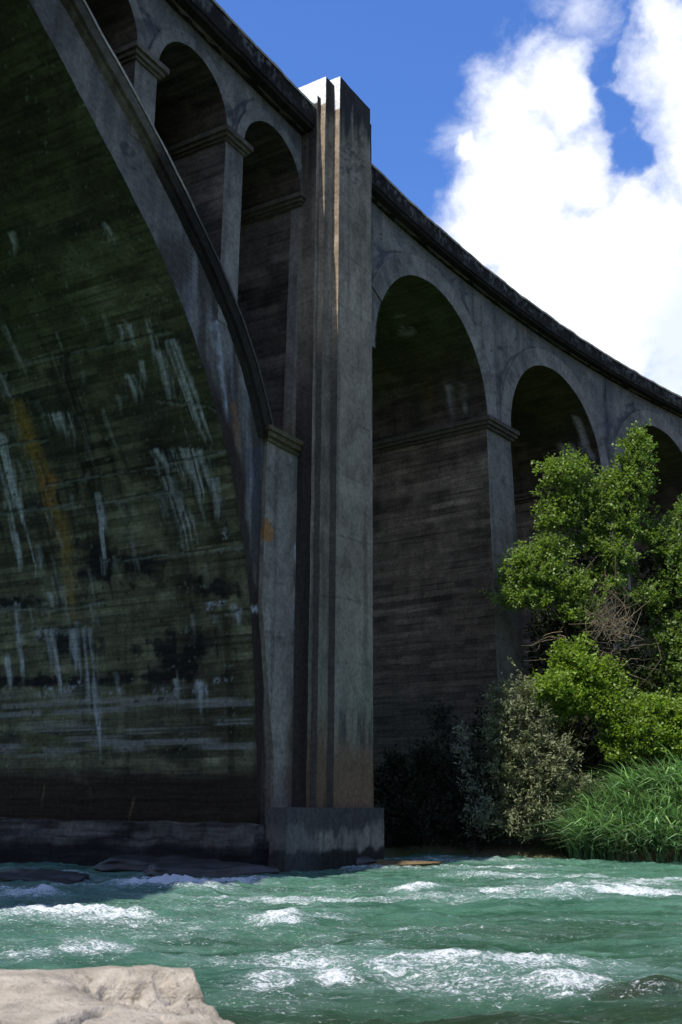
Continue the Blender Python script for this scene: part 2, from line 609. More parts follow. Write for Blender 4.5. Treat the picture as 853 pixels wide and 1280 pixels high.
# --- spandrel wall of the curved approach
def paint_right_wall(D):
    c = concrete(D, GREY, 0.22, 0.35, 0.0, 3, 0.10)
    # dark creeping stains along ring joints
    for i, pts in enumerate([[(466, 345), (471, 320), (486, 312), (503, 315)], [(468, 305), (480, 316), (470, 335)], [(577, 350), (578, 372), (590, 405), (601, 430), (615, 470)],
                             [(623, 505), (627, 470), (638, 448), (655, 437), (668, 434)], [(757, 478), (757, 560), (763, 600)], [(770, 548), (778, 527), (793, 515)],
                             [(548, 338), (560, 352)], [(608, 475), (615, 500), (612, 525)], [(728, 505), (750, 545), (762, 580)]]):
        c = tint(c, 0.72 * crack(D, pts, 2.0 + 0.8 * (i % 3), 40 + i), (0.04, 0.042, 0.045))
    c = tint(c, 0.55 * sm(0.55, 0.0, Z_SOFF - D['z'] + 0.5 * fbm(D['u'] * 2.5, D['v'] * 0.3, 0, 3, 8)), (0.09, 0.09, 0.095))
    n = fbm(D['u'] * 0.9, D['v'] * 0.9, 0, 4, 77)
    c = tint(c, 0.35 * sm(0.35, 0.8, n), (0.10, 0.105, 0.11))
    return c


def arch_z(s):
    """underside of the wall over the row of equal arches"""
    k = np.round((s - C0) / PITCHS)
    d = np.abs(s - (C0 + k * PITCHS))
    return np.where(d < R_ARCH, Z_SPR + np.sqrt(np.maximum(R_ARCH ** 2 - d ** 2, 0)), Z_SPR - 0.12)


def wall_columns(acc, svals, zlow, o, ztop, nz=42, tg=0):
    t = np.linspace(0, 1, nz)[None, :]
    zl = zlow[:, None]
    acc.add(svals[:, None] + 0 * t, o + 0 * svals[:, None] + 0 * t, zl + (ztop - zl) * t, tg=tg)


ss = []
for k in range(N_ARCH):
    c = C0 + k * PITCHS
    a = np.linspace(math.pi, 0, 120)
    ss += [np.linspace(c - PITCHS / 2, c - R_ARCH - 1e-3, 6), c + R_ARCH * np.cos(a) * 0.99999, np.linspace(c + R_ARCH + 1e-3, c + PITCHS / 2, 6)]
ss = np.unique(np.concatenate(ss))
ss = ss[ss > -0.6]
ss = np.concatenate([np.linspace(-0.6, ss[0] - 0.01, 3), ss])
joint = np.array([C0 + PITCHS * (k + 0.5) for k in range(N_ARCH)])
extra = np.concatenate([[j - 0.021, j - 0.019, j + 0.019, j + 0.021] for j in joint])
ss = np.unique(np.concatenate([ss[np.min(np.abs(ss[:, None] - joint[None]), 1) > 0.03], extra]))
od = np.where(np.min(np.abs(ss[:, None] - joint[None]), 1) < 0.02, -0.04, 0.0)
acc = Acc()
t = np.linspace(0, 1, 60)[None, :]
zl = arch_z(ss)[:, None]
acc.add(ss[:, None] + 0 * t, O_FRONT + od[:, None] + 0 * t, zl + (Z_SOFF + 0.05 - zl) * t)
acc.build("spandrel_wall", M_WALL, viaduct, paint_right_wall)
acc = Acc()
acc.add(ss[::2, None] + 0 * t[:, ::10], O_BACK + 0 * t[:, ::10] + 0 * ss[::2, None], zl[::2] + (Z_SOFF + 0.05 - zl[::2]) * t[:, ::10])
acc.build("spandrel_wall", M_WALL, viaduct, lambda D: concrete(D, GREY))


def paint_ring(D):
    c = concrete(D, (0.215, 0.22, 0.222), 0.2, 0.1, 0.0, 31)
    c *= (1 - 0.25 * sm(0.1, 0.6, fbm(D['u'] * 9, D['v'] * 0.9, 0, 3, 71)))[:, None]
    c = tint(c, 0.6 * blot(D, 592, 428, 8, 10, 3), (0.30, 0.27, 0.22))
    c = tint(c, 0.5 * crack(D, [(548, 333), (557, 348)], 3, 4), (0.05, 0.05, 0.05))
    return c


def paint_vault(D):
    c = concrete(D, (0.10, 0.094, 0.082), 0.3, 0.3, 0.0, 51)
    c = boards(D, c, 0.22, 0.3, 52)
    # algae toward the crown, lime runs low down
    hi = sm(Z_SPR + 1.2, Z_SPR + 3.4, D['z'] + 0.5 * fbm(D['u'], D['v'], 0, 3, 53))
    c = tint(c, 0.7 * hi, (0.05, 0.066, 0.024))
    c = tint(c, 0.45 * sm(0.2, 0.6, fbm(D['u'] * 0.9, D['v'] * 0.7, 0, 4, 54)), (0.028, 0.032, 0.02))
    for i, q in enumerate([([(577, 478), (586, 520)], 4, 6), ([(560, 480), (566, 525)], 5, 7), ([(535, 470), (541, 540)], 8, 10), ([(720, 520), (742, 580)], 5, 8), ([(708, 555), (722, 590)], 12, 16)]):
        c = tint(c, (0.75 if i != 2 else 0.4) * drip(D, *q, 0.5, 60 + i), WHITE if i != 2 else (0.14, 0.09, 0.03))
    for i, (x, y) in enumerate([(503, 408), (510, 415), (497, 395), (478, 365)]):
        c = tint(c, 0.6 * blot(D, x, y, 8, 6, 64 + i, 1.0, 0.12), (0.22, 0.23, 0.2))
    return c


for k in range(N_ARCH):
    c = C0 + k * PITCHS
    near = k < 3
    na, no = (90, 70) if near else (40, 12)
    a = np.linspace(0, math.pi, na)[:, None]
    o = np.linspace(O_FRONT + 0.045, O_BACK, no)[None, :]
    # every other course of formwork boards stands a few millimetres proud
    step = 0.008 * (np.floor(np.degrees(a) / 3.3) % 2)
    acc = Acc()
    acc.add(c + (R_ARCH + step) * np.cos(a) + 0 * o, o + 0 * a, Z_SPR + (R_ARCH + step) * np.sin(a) + 0 * o, u=o + 0 * a, v=a * R_ARCH + 0 * o)
    acc.build("arch_vault", M_BOARD, viaduct, paint_vault)
    acc = Acc()
    a = np.linspace(0.0, math.pi, 160)[:, None]
    RO = R_ARCH + 0.74
    if k == 0:
        a = np.linspace(0.0, math.pi - 0.45, 150)[:, None]
    hmax = np.minimum(RO, np.abs((PITCHS / 2 - 0.03) / np.maximum(np.abs(np.cos(a)), 1e-6)))
    r = R_ARCH + (hmax - R_ARCH) * np.linspace(0, 1, 14)[None, :]
    acc.add(c + r * np.cos(a), O_FRONT + 0.045, Z_SPR + r * np.sin(a), u=a * R_ARCH + 0 * r, v=r)
    acc.add(c + hmax * np.cos(a) + np.zeros((1, 2)), np.array([[O_FRONT + 0.045, O_FRONT - 0.03]]), Z_SPR + hmax * np.sin(a) + np.zeros((1, 2)))
    acc.build("archivolt", M_WALL, viaduct, paint_ring)


# --- piers of the approach
def paint_pier(D):
    c = concrete(D, (0.20, 0.207, 0.205), 0.2, 0.3, 1.5, 110)
    inner = D['t'] >= 1
    D['al'] = inner.astype(float)
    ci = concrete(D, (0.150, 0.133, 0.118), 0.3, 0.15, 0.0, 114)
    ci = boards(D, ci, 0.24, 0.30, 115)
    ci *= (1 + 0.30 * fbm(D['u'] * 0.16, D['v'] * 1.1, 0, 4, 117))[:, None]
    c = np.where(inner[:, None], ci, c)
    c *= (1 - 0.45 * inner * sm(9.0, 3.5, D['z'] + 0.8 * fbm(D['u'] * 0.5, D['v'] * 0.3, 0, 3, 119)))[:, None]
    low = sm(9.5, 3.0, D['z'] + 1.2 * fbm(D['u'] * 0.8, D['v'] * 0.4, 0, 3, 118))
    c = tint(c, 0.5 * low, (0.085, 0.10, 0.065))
    return c


for k in range(N_ARCH):
    s0 = C0 + PITCHS * k + R_ARCH
    near = k < 2
    s1 = s0 + PITCHS - 2 * R_ARCH
    acc = Acc()
    acc.box(s0 - 0.02, s1 + 0.02, O_BACK, O_FRONT, -1.0, Z_SPR - 0.45, 0.013, 0.02, 0.055 if k == 0 else 0.09 if near else 0.5, top=False)
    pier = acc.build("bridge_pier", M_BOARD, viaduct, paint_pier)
    acc = Acc()
    pr = 0.0
    for (p, z0, z1) in ((0.10, Z_SPR - 0.48, Z_SPR - 0.36), (0.20, Z_SPR - 0.36, Z_SPR - 0.22), (0.27, Z_SPR - 0.22, Z_SPR - 0.06)):
        acc.box(s0 - p, s1 + p, O_BACK, O_FRONT + p, z0, z1, 0, 0, 0.15, bottom=True)
    acc.build("impost", M_WALL, pier, lambda D: concrete(D, (0.085, 0.083, 0.08), 0.3, 0.3, 0, 120))

# --- left half: main river arch
S_MID = -20.7
INTR = np.array([(-20.7, 19.45), (-18.6, 19.25), (-16.6, 18.75), (-15.1, 18.2), (-13.76, 17.5), (-12.72, 16.75), (-11.8, 16.05), (-10.8, 15.3), (-9.81, 14.5), (-8.99, 13.75), (-7.98, 12.6),
                 (-6.92, 10.95), (-6.19, 9.55), (-5.61, 7.9), (-5.22, 6.3), (-4.96, 4.55), (-4.76, 2.65), (-4.67, 1.0)])
EXTR = np.array([(-20.7, 20.45), (-18.5, 20.32), (-16.5, 19.95), (-14.5, 19.35), (-12.61, 18.52), (-11.58, 17.87), (-10.58, 17.25), (-9.67, 16.63), (-8.65, 15.85), (-7.33, 14.72), (-6.2, 13.55),
                 (-5.51, 12.6), (-4.95, 11.55), (-4.69, 10.95)])


def smooth_curve(P, n):
    d = np.r_[0, np.cumsum(np.hypot(*np.diff(P, axis=0).T))]
    t = np.linspace(0, d[-1], n)
    q = np.c_[np.interp(t, d, P[:, 0]), np.interp(t, d, P[:, 1])]
    k = max(3, n // 28) | 1
    ker = np.hanning(k + 2)[1:-1]; ker /= ker.sum()
    pad = np.r_[np.c_[2 * q[0, 0] - q[1:k // 2 + 1, 0][::-1], q[1:k // 2 + 1, 1][::-1]], q, 2 * q[-1] - q[-k // 2:-1][::-1]]
    return np.c_[np.convolve(pad[:, 0], ker, 'same')[k // 2:k // 2 + n], np.convolve(pad[:, 1], ker, 'same')[k // 2:k // 2 + n]]


IN = smooth_curve(INTR, 560)
EX = smooth_curve(EXTR, 300)


def paint_barrel(D):
    u, v, px, py = D['u'], D['v'], D['px'], D['py']
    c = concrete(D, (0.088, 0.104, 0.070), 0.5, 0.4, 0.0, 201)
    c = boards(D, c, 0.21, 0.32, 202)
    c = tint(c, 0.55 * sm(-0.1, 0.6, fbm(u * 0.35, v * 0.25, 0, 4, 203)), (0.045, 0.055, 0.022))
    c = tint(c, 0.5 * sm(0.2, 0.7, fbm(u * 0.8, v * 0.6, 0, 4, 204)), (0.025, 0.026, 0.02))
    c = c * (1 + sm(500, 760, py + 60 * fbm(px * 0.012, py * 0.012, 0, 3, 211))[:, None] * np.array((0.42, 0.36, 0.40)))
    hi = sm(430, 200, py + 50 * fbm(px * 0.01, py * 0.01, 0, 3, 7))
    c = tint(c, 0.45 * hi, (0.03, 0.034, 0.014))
    edge_ = sm(0.1, 0.5, fbm(u * 0.7, v * 2.6, 0, 5, 208)) * sm(-0.3, 0.4, fbm(u * 0.3, v * 0.3, 0, 3, 209))
    c = tint(c, 0.6 * edge_, (0.018, 0.020, 0.014))
    # pale washed boards low down
    lowb = sm(850, 880, py) * sm(965, 940, py)
    rw = np.floor(v / 0.14)
    c = tint(c, 0.7 * lowb * sm(0.1, 0.4, fbm(u * 0.45 + 5.1 * rw, rw * 2.7, 0, 4, 206)) * sm(0.0, 0.02, 0.06 - np.abs(v / 0.14 - np.round(v / 0.14)) * 0.14 + 0.012), (0.20, 0.205, 0.18))
    # dark run and blotches
    c = tint(c, 0.85 * drip(D, [(72, 440), (98, 520), (118, 590), (134, 715)], 16, 12, 0.5, 210), (0.014, 0.014, 0.012))
    for i, (x, y, rx, ry) in enumerate([(172, 708, 30, 17), (265, 737, 28, 18), (226, 820, 42, 26), (200, 846, 50, 6), (85, 852, 55, 6), (20, 852, 30, 5), (120, 705, 20, 26), (20, 755, 28, 8), (95, 800, 26, 22)]):
        bm = 0.6 * blot(D, x, y, rx * 1.1, ry * 1.1, 220 + i, 1.3, 0.075) + 0.5 * (1 - sm(0.2, 1.5, np.hypot((px - x) / rx, (py - y) / ry) + 0.7 * fbm(px * 0.05, py * 0.12, 0, 5, 226 + i)))
        c = tint(c, np.clip(bm, 0, 0.93), (0.011, 0.011, 0.011))
    # rust coloured run
    c = tint(c, 0.85 * drip(D, [(20, 500), (35, 545), (58, 605), (76, 680), (88, 800), (90, 900)], 11, 19, 0.3, 231, True) * sm(785, 765, py) * np.clip(0.75 + 0.4 * fbm(px * 0.06, py * 0.06, 0, 4, 233), 0, 1), (0.21, 0.145, 0.03))
    c = tint(c, 0.5 * blot(D, 60, 612, 12, 24, 232), (0.24, 0.10, 0.03))
    runs = [([(199, 438), (214, 500), (229, 545)], 5, 6), ([(213, 424), (236, 490), (262, 560)], 6, 8), ([(185, 400), (199, 442)], 3, 4), ([(160, 468), (170, 492)], 6, 6), ([(176, 450), (182, 475)], 3, 4),
            ([(221, 560), (236, 605)], 9, 9), ([(243, 560), (258, 615)], 12, 9), ([(212, 596), (232, 660), (247, 725)], 7, 8), ([(-2, 468), (20, 515)], 8, 5), ([(-4, 540), (14, 610), (36, 708)], 8, 9), ([(4, 545), (24, 640)], 4, 5),
            ([(66, 516), (74, 540)], 5, 3), ([(80, 516), (90, 545)], 9, 5), ([(194, 562), (205, 582)], 5, 5), ([(122, 615), (134, 705)], 3, 5), ([(22, 753), (31, 850)], 3.5, 4), ([(62, 788), (74, 855)], 5, 5),
            ([(90, 785), (95, 850)], 5, 4), ([(109, 785), (123, 935)], 5, 5), ([(129, 278), (139, 300)], 3, 4), ([(14, 290), (20, 306)], 4, 3), ([(163, 405), (168, 425)], 5, 4), ([(150, 405), (153, 416)], 3, 3), ([(8, 818), (10, 848)], 3, 3), ([(221, 848), (225, 880)], 5, 4),
            ([(252, 850), (253, 886)], 6, 4), ([(268, 596), (274, 640)], 3, 4), ([(48, 680), (52, 712)], 2.5, 3), ([(20, 665), (27, 712)], 3, 3), ([(290, 755), (297, 775)], 3, 3), ([(62, 740), (66, 760)], 2.5, 2)]
    for i, q in enumerate(runs):
        c = tint(c, 0.8 * drip(D, q[0], q[1] * 1.45, q[2] * 1.6, 0.45, 240 + i), (0.36, 0.40, 0.385))
    rs = np.random.default_rng(5)
    for i in range(80):
        x0, y0 = rs.uniform(-10, 300), rs.uniform(380, 860)
        if x0 > 60 + (y0 - 100) * 0.42: continue
        ln = rs.uniform(8, 60) * (0.5 + rs.random())
        lean = np.interp(y0, [380, 600, 760, 900], [0.42, 0.3, 0.16, 0.06])
        pale_ = rs.random() < 0.6
        c = tint(c, (0.4 if pale_ else 0.8) * drip(D, [(x0, y0), (x0 + lean * ln, y0 + ln)], rs.uniform(1.5, 7), rs.uniform(1.5, 5), 0.6, 1000 + 17 * i), (0.25, 0.28, 0.25) if pale_ else (0.015, 0.015, 0.013))
    for i, q in enumerate([[(-10, 642), (110, 629), (215, 613)], [(30, 452), (160, 425), (215, 412)], [(195, 500), (262, 506), (278, 514)], [(-10, 560), (60, 548)], [(60, 605), (230, 575), (292, 560)], [(130, 700), (310, 682)], [(-10, 760), (90, 758), (130, 750)], [(40, 786), (112, 783)], [(260, 768), (318, 763)]]):
        c = tint(c, 0.7 * crack(D, q, 1.3, 340 + i, 2.0), (0.016, 0.016, 0.014))
        c = tint(c, 0.5 * crack(D, [(a_, b_ + 2.6) for a_, b_ in q], 1.3, 370 + i, 2.0), (0.17, 0.19, 0.16))
    # crusted lime edges below blotches
    for i, (x, y, rx, ry) in enumerate([(60, 868, 12, 7), (140, 868, 14, 8), (210, 862, 20, 8), (255, 862, 14, 8), (95, 860, 14, 8), (60, 790, 16, 5), (295, 765, 8, 12), (265, 755, 16, 7), (280, 662, 6, 8), (8, 757, 12, 4), (285, 850, 14, 4)]):
        m = blot(D, x, y, rx, ry, 290 + i, 1.0, 0.10) * sm(0.05, 0.3, np.abs(fbm(px * 0.13, py * 0.13, 0, 4, 300 + i)) * -1 + 0.28)
        c = tint(c, 0.8 * m, (0.30, 0.33, 0.36))
    # brown tide mark at the foot
    c = tint(c, 0.92 * sm(950, 972, py + 12 * fbm(px * 0.012, py * 0.05, 0, 3, 320)) * (px > -800), (0.026, 0.018, 0.012))
    for i, q in enumerate([([(56, 982), (52, 1018)], 2, 2), ([(111, 985), (113, 1004)], 2.5, 2), ([(168, 996), (161, 1022)], 2.5, 2)]):
        c = tint(c, 0.8 * drip(D, *q, 0.4, 330 + i), (0.12, 0.085, 0.045))
    c = tint(c, 0.6 * sm(312, 322, px) * sm(560, 700, py), (0.03, 0.02, 0.015))
    return c


def paint_arch_face(D):
    px, py, u, v = D['px'], D['py'], D['u'], D['v']
    c = concrete(D, (0.175, 0.18, 0.185), 0.3, 0.35, 0.0, 401)
    # lower half heavily streaked
    low = sm(230, 330, py)
    st = fbm(px * 0.16, py * 0.012, 0, 4, 402)
    c = tint(c, low * 0.9 * sm(-0.35, 0.4, st), (0.05, 0.042, 0.036))
    c = tint(c, low * 0.32 * sm(0.25, 0.6, fbm(px * 0.22 + 40, py * 0.015, 0, 4, 403)), (0.22, 0.23, 0.26))
    c = tint(c, 0.8 * drip(D, [(271, 402), (277, 445), (284, 520)], 9, 6, 0.4, 404), (0.38, 0.39, 0.39))
    c = tint(c, 0.6 * drip(D, [(293, 500), (297, 560), (301, 690)], 6, 6, 0.4, 405), (0.22, 0.11, 0.05))
    c = tint(c, 0.65 * drip(D, [(318, 560), (320, 640), (321, 740)], 14, 6, 0.4, 406), (0.04, 0.042, 0.06))
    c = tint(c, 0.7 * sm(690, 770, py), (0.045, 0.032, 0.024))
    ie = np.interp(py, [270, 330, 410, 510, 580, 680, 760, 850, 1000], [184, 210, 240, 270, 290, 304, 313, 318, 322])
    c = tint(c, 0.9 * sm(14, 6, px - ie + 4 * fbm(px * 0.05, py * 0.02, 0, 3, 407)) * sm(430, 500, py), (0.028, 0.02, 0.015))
    for i, (x, y, rx, ry) in enumerate([(145, 150, 7, 9), (160, 185, 12, 26), (170, 205, 9, 18), (182, 225, 6, 14), (248, 448, 8, 9)]):
        c = tint(c, 0.75 * sm(0.0, 0.25, fbm(px * 0.11, py * 0.11, 0, 4, 410 + i)) * blot(D, x, y, rx, ry, 410 + i, 0.7, 0.08), (0.035, 0.037, 0.04) if i < 4 else (0.2, 0.16, 0.1))
    c = tint(c, 0.8 * blot(D, 318, 761, 8, 5, 420, 0.5), (0.4, 0.4, 0.38))
    return c


acc = Acc()
for half in (0, 1):
    cur = IN if half == 0 else IN[::4]
    no = 300 if half == 0 else 25
    o = np.linspace(O_FRONT + 0.01, O_BACK, no)[None, :]
    L = np.r_[0, np.cumsum(np.hypot(*np.diff(cur, axis=0).T))][:, None]
    s = cur[:, 0][:, None] if half == 0 else (2 * S_MID - cur[:, 0])[:, None]
    nrm = 0.010 * (np.floor(L / 0.21) % 2)
    acc.add(s - nrm * (1 if half == 0 else -1) + 0 * o, o + 0 * s, cur[:, 1][:, None] + 0 * o, u=o + 0 * s, v=-L + 0 * o, tg=half)
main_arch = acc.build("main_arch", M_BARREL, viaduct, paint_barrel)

acc = Acc()
for half in (0, 1):
    for (oo, nn) in ((O_FRONT, 48), (O_BACK, 4)):
        inn = IN[:: (2 if oo == O_FRONT and half == 0 else 6)]
        n = len(inn)
        kk = np.linspace(0, 1, n)
        # match by arc fraction down to the end of the extrados, then straight down behind the pier block
        exx = np.r_[EX, np.c_[np.full(120, -4.55), np.linspace(10.9, 1.0, 120)]]
        dd = np.r_[0, np.cumsum(np.hypot(*np.diff(exx, axis=0).T))]; dd /= dd[-1]
        es, ez = np.interp(kk, dd, exx[:, 0]), np.interp(kk, dd, exx[:, 1])
        es = np.maximum(es, inn[:, 0] + 0.05)
        tt = np.linspace(0, 1, nn)[None, :]
        s = inn[:, 0][:, None] + (es - inn[:, 0])[:, None] * tt
        z = inn[:, 1][:, None] + (ez - inn[:, 1])[:, None] * tt
        if half: s = 2 * S_MID - s
        acc.add(s, oo + 0 * s, z)
    e = EX[::5]
    o = np.linspace(O_FRONT, O_BACK, 30)[None, :]
    s = e[:, 0] if half == 0 else 2 * S_MID - e[:, 0]
    acc.add(s[:, None] + 0 * o, o + 0 * s[:, None], e[:, 1][:, None] + 0 * o, u=o + 0 * s[:, None], tg=2)
acc.build("arch_face", M_WALL, main_arch, paint_arch_face)


def paint_mould(D):
    c = concrete(D, (0.095, 0.095, 0.082), 0.35, 0.35, 0, 430)
    c = tint(c, 0.8 * sm(190, 240, D['py'] + 20 * fbm(D['px'] * 0.03, D['py'] * 0.03, 0, 3, 431)), (0.008, 0.008, 0.008))
    top = (D['t'] == 5)
    return np.where(top[:, None], tint(concrete(D, (0.36, 0.36, 0.35), 0.3, 0.3, 0, 432), 0.85 * sm(200, 300, D['py'] + 25 * fbm(D['px'] * 0.1, D['py'] * 0.1, 0, 3, 434)), (0.02, 0.02, 0.02)), c)


acc = Acc()
for half in (0, 1):
    T = np.gradient(EX, axis=0); T /= np.hypot(T[:, 0], T[:, 1])[:, None]
    Nn = np.c_[T[:, 1], -T[:, 0]]
    Nn *= np.sign(Nn[:, 1:2] + 1e-9)            # outwards / up
    prof = [(-0.48, 0.0, 0), (-0.40, 0.09, 0), (-0.34, 0.10, 0), (-0.32, 0.19, 0), (-0.05, 0.20, 0), (-0.05, 0.225, 0), (0.03, 0.225, 5), (0.05, 0.17, 5), (0.02, -0.1, 5)]
    for (a, b) in zip(prof[:-1], prof[1:]):
        nn_ = np.array([a[0], b[0]])[None, :]; oo_ = np.array([a[1], b[1]])[None, :]
        s = EX[:, 0:1] + Nn[:, 0:1] * nn_
        z = EX[:, 1:2] + Nn[:, 1:2] * nn_
        if half: s = 2 * S_MID - s
        acc.add(s, O_FRONT + oo_ + 0 * s, z, tg=5 if b[2] else 0)
acc.build("arch_moulding", M_CORNICE, main_arch, paint_mould)

# --- open spandrel arches above the river arch
R_S, Z_SS, P_S = 1.40, 18.78, 3.56
CEN = [-4.84, -4.84 - P_S, -4.84 - 2 * P_S]
CENS = CEN + [2 * S_MID - c for c in CEN]
S_L = 2 * S_MID + 3.4


def ext_z(s):
    sx = np.where(s < S_MID, 2 * S_MID - s, s)
    return np.interp(sx, EX[:, 0], EX[:, 1])


def paint_left_wall(D):
    px, py = D['px'], D['py']
    c = concrete(D, (0.185, 0.19, 0.198), 0.25, 0.4, 0.0, 501)
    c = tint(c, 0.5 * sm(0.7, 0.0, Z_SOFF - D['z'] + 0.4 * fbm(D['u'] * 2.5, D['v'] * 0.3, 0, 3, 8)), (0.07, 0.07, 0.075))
    for i, q in enumerate([[(180, 25), (195, 45), (185, 60)], [(176, 12), (198, 36)], [(286, 140), (300, 130), (318, 122)], [(293, 160), (294, 140), (306, 128)], [(300, 150), (306, 132)], [(272, 115), (280, 130)]]):
        c = tint(c, 0.75 * crack(D, q, 2.4, 510 + i), (0.04, 0.042, 0.046))
    c = tint(c, 0.6 * blot(D, 190, 38, 9, 16, 520, 0.8, 0.1), (0.06, 0.062, 0.066))
    return c


sv = [np.linspace(S_L, -3.3, 500)]
for c in CENS:
    sv.append(c + R_S * np.cos(np.linspace(0, math.pi, 70)) * 0.99999)
sv = np.unique(np.concatenate(sv))
low = np.full(len(sv), Z_SS - 0.05)
for c in CENS:
    d = np.abs(sv - c)
    low = np.where(d < R_S, Z_SS + np.sqrt(np.maximum(R_S ** 2 - d ** 2, 0)), low)
low = np.maximum(low, ext_z(sv) - 0.02)
low = np.where((sv > 2 * S_MID - CEN[2] + R_S) & (sv < CEN[2] - R_S), ext_z(sv) - 0.02, low)
low = np.minimum(low, Z_SOFF)
acc = Acc()
wall_columns(acc, sv, low, O_FRONT, Z_SOFF + 0.05, 40)
wall_columns(acc, sv[::3], low[::3], O_BACK, Z_SOFF + 0.05, 6)
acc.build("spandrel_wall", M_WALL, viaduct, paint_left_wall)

paint_small_vault = lambda D: boards(D, concrete(D, (0.075, 0.07, 0.062), 0.3, 0.3, 0, 540), 0.2, 0.3, 541)
for c in CENS:
    acc = Acc()
    a = np.linspace(0, math.pi, 48)[:, None]
    o = np.linspace(O_FRONT + 0.035, O_BACK, 40)[None, :]
    acc.add(c + R_S * np.cos(a) + 0 * o, o + 0 * a, Z_SS + R_S * np.sin(a) + 0 * o, u=o + 0 * a, v=a * R_S + 0 * o)
    acc.build("arch_vault", M_BOARD, viaduct, paint_small_vault)
    acc = Acc()
    a = np.linspace(0.0, math.pi, 90)[:, None]
    r = R_S + np.linspace(0, 0.34, 8)[None, :]
    acc.add(c + r * np.cos(a), O_FRONT + 0.035, Z_SS + r * np.sin(a), u=a + 0 * r, v=r + 0 * a)
    r2 = np.array([[R_S + 0.34, R_S + 0.34]])
    acc.add(c + r2 * np.cos(a), np.array([[O_FRONT + 0.035, O_FRONT - 0.02]]), Z_SS + r2 * np.sin(a))
    acc.build("archivolt", M_WALL, viaduct, paint_left_wall)


def paint_small_pier(D):
    D['al'] = (D['t'] >= 1).astype(float)
    c = concrete(D, (0.19, 0.193, 0.196), 0.22, 0.3, 1.9, 560)
    ci = boards(D, concrete(D, (0.15, 0.14, 0.135), 0.3, 0.15, 0, 561), 0.33, 0.33, 562)
    ci *= (1 + 0.25 * fbm(D['u'] * 0.12, D['v'] * 0.7, 0, 3, 563))[:, None]
    return np.where((D['t'] >= 1)[:, None], ci, c)


def impost_boxes(acc, s0, s1, zt, o1=O_FRONT):
    for (p, z0, z1) in ((0.07, zt - 0.34, zt - 0.26), (0.14, zt - 0.26, zt - 0.15), (0.21, zt - 0.15, zt - 0.01)):
        acc.box(s0 - p, s1 + p, O_BACK, o1 + p, z0, z1, 0, 0, 0.12, bottom=True)


mid = [((CEN[i + 1] + R_S), (CEN[i] - R_S)) for i in range(2)] + [(CEN[2] - R_S - 0.8, CEN[2] - R_S)]
for (a, b) in mid + [(2 * S_MID - b, 2 * S_MID - a) for a, b in mid]:
    zb = float(min(ext_z(np.array(a)), ext_z(np.array(b)))) - 0.3
    if zb > Z_SS - 0.6: continue
    acc = Acc()
    acc.box(a - 0.01, b + 0.01, O_BACK, O_FRONT + 0.015, zb, Z_SS - 0.3, 0, 0, 0.08, top=False)
    p = acc.build("spandrel_pier", M_BOARD, viaduct, paint_small_pier)
    acc = Acc()
    impost_boxes(acc, a, b, Z_SS)
    acc.build("impost", M_WALL, p, lambda D: concrete(D, (0.12, 0.115, 0.105), 0.3, 0.3, 0, 570))


# --- big buttressed pier between the river arch and the approach
def paint_butt(D):
    px, py, u, v, t_ = D['px'], D['py'], D['u'], D['v'], D['t']
    c = concrete(D, (0.25, 0.232, 0.205), 0.25, 0.36, 1.7, 601, 0.06)
    # green damp and rust near the base
    c = tint(c, 0.45 * sm(7.5, 4.0, D['z'] + 0.7 * fbm(u * 2, v * 0.6, 0, 3, 602)) * sm(1.5, 3.0, D['z']), (0.12, 0.145, 0.105))
    c = tint(c, 0.75 * sm(4.2, 2.6, D['z'] + 0.35 * fbm(u * 4, v * 0.6, 0, 3, 603)), (0.115, 0.06, 0.03))
    c = tint(c, 0.8 * sm(0.0, 0.5, fbm(u * 7, v * 0.4, 0, 3, 604)) * sm(4.4, 3.7, D['z']) * sm(2.9, 3.3, D['z']), (0.05, 0.05, 0.045))
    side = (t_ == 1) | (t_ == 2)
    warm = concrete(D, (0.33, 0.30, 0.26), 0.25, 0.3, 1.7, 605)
    falloff = sm(15.5, 12.0, D['z'] + 1.2 * fbm(u * 3, v * 0.3, 0, 3, 608))  # shade put into the colour: sides darkened below, kept pale where sun falls
    warm = tint(warm, 0.85 * falloff, (0.055, 0.055, 0.052))
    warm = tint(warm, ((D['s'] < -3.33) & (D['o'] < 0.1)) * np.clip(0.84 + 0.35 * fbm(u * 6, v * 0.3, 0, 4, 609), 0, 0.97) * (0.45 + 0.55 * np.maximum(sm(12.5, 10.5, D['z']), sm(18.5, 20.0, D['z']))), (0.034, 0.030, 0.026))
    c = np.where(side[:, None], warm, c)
    # black growth on the front of the top, pale mortar cap on the sides
    top = sm(21.2, 22.1, D['z'] + 0.9 * fbm(u * 3.5, v * 0.35, 0, 4, 606))
    c = np.where(side[:, None], tint(c, sm(21.80, 21.88, D['z'] + 0.05 * fbm(u * 3, v * 3, 0, 3, 607)), (0.80, 0.80, 0.78)),
                 tint(c, 0.9 * top, (0.018, 0.018, 0.02)))
    for i, (x, y, rx, ry) in enumerate([(437, 185, 12, 12), (445, 215, 14, 12), (432, 205, 9, 10), (452, 178, 9, 16), (446, 232, 10, 6), (455, 190, 6, 12)]):
        m = blot(D, x, y, rx, ry, 610 + i, 0.9, 0.10) * sm(-0.05, 0.2, fbm(px * 0.22, py * 0.22, 0, 4, 620 + i))
        c = np.where(side[:, None], c, tint(c, 0.6 * m, (0.05, 0.052, 0.05)))
    return c


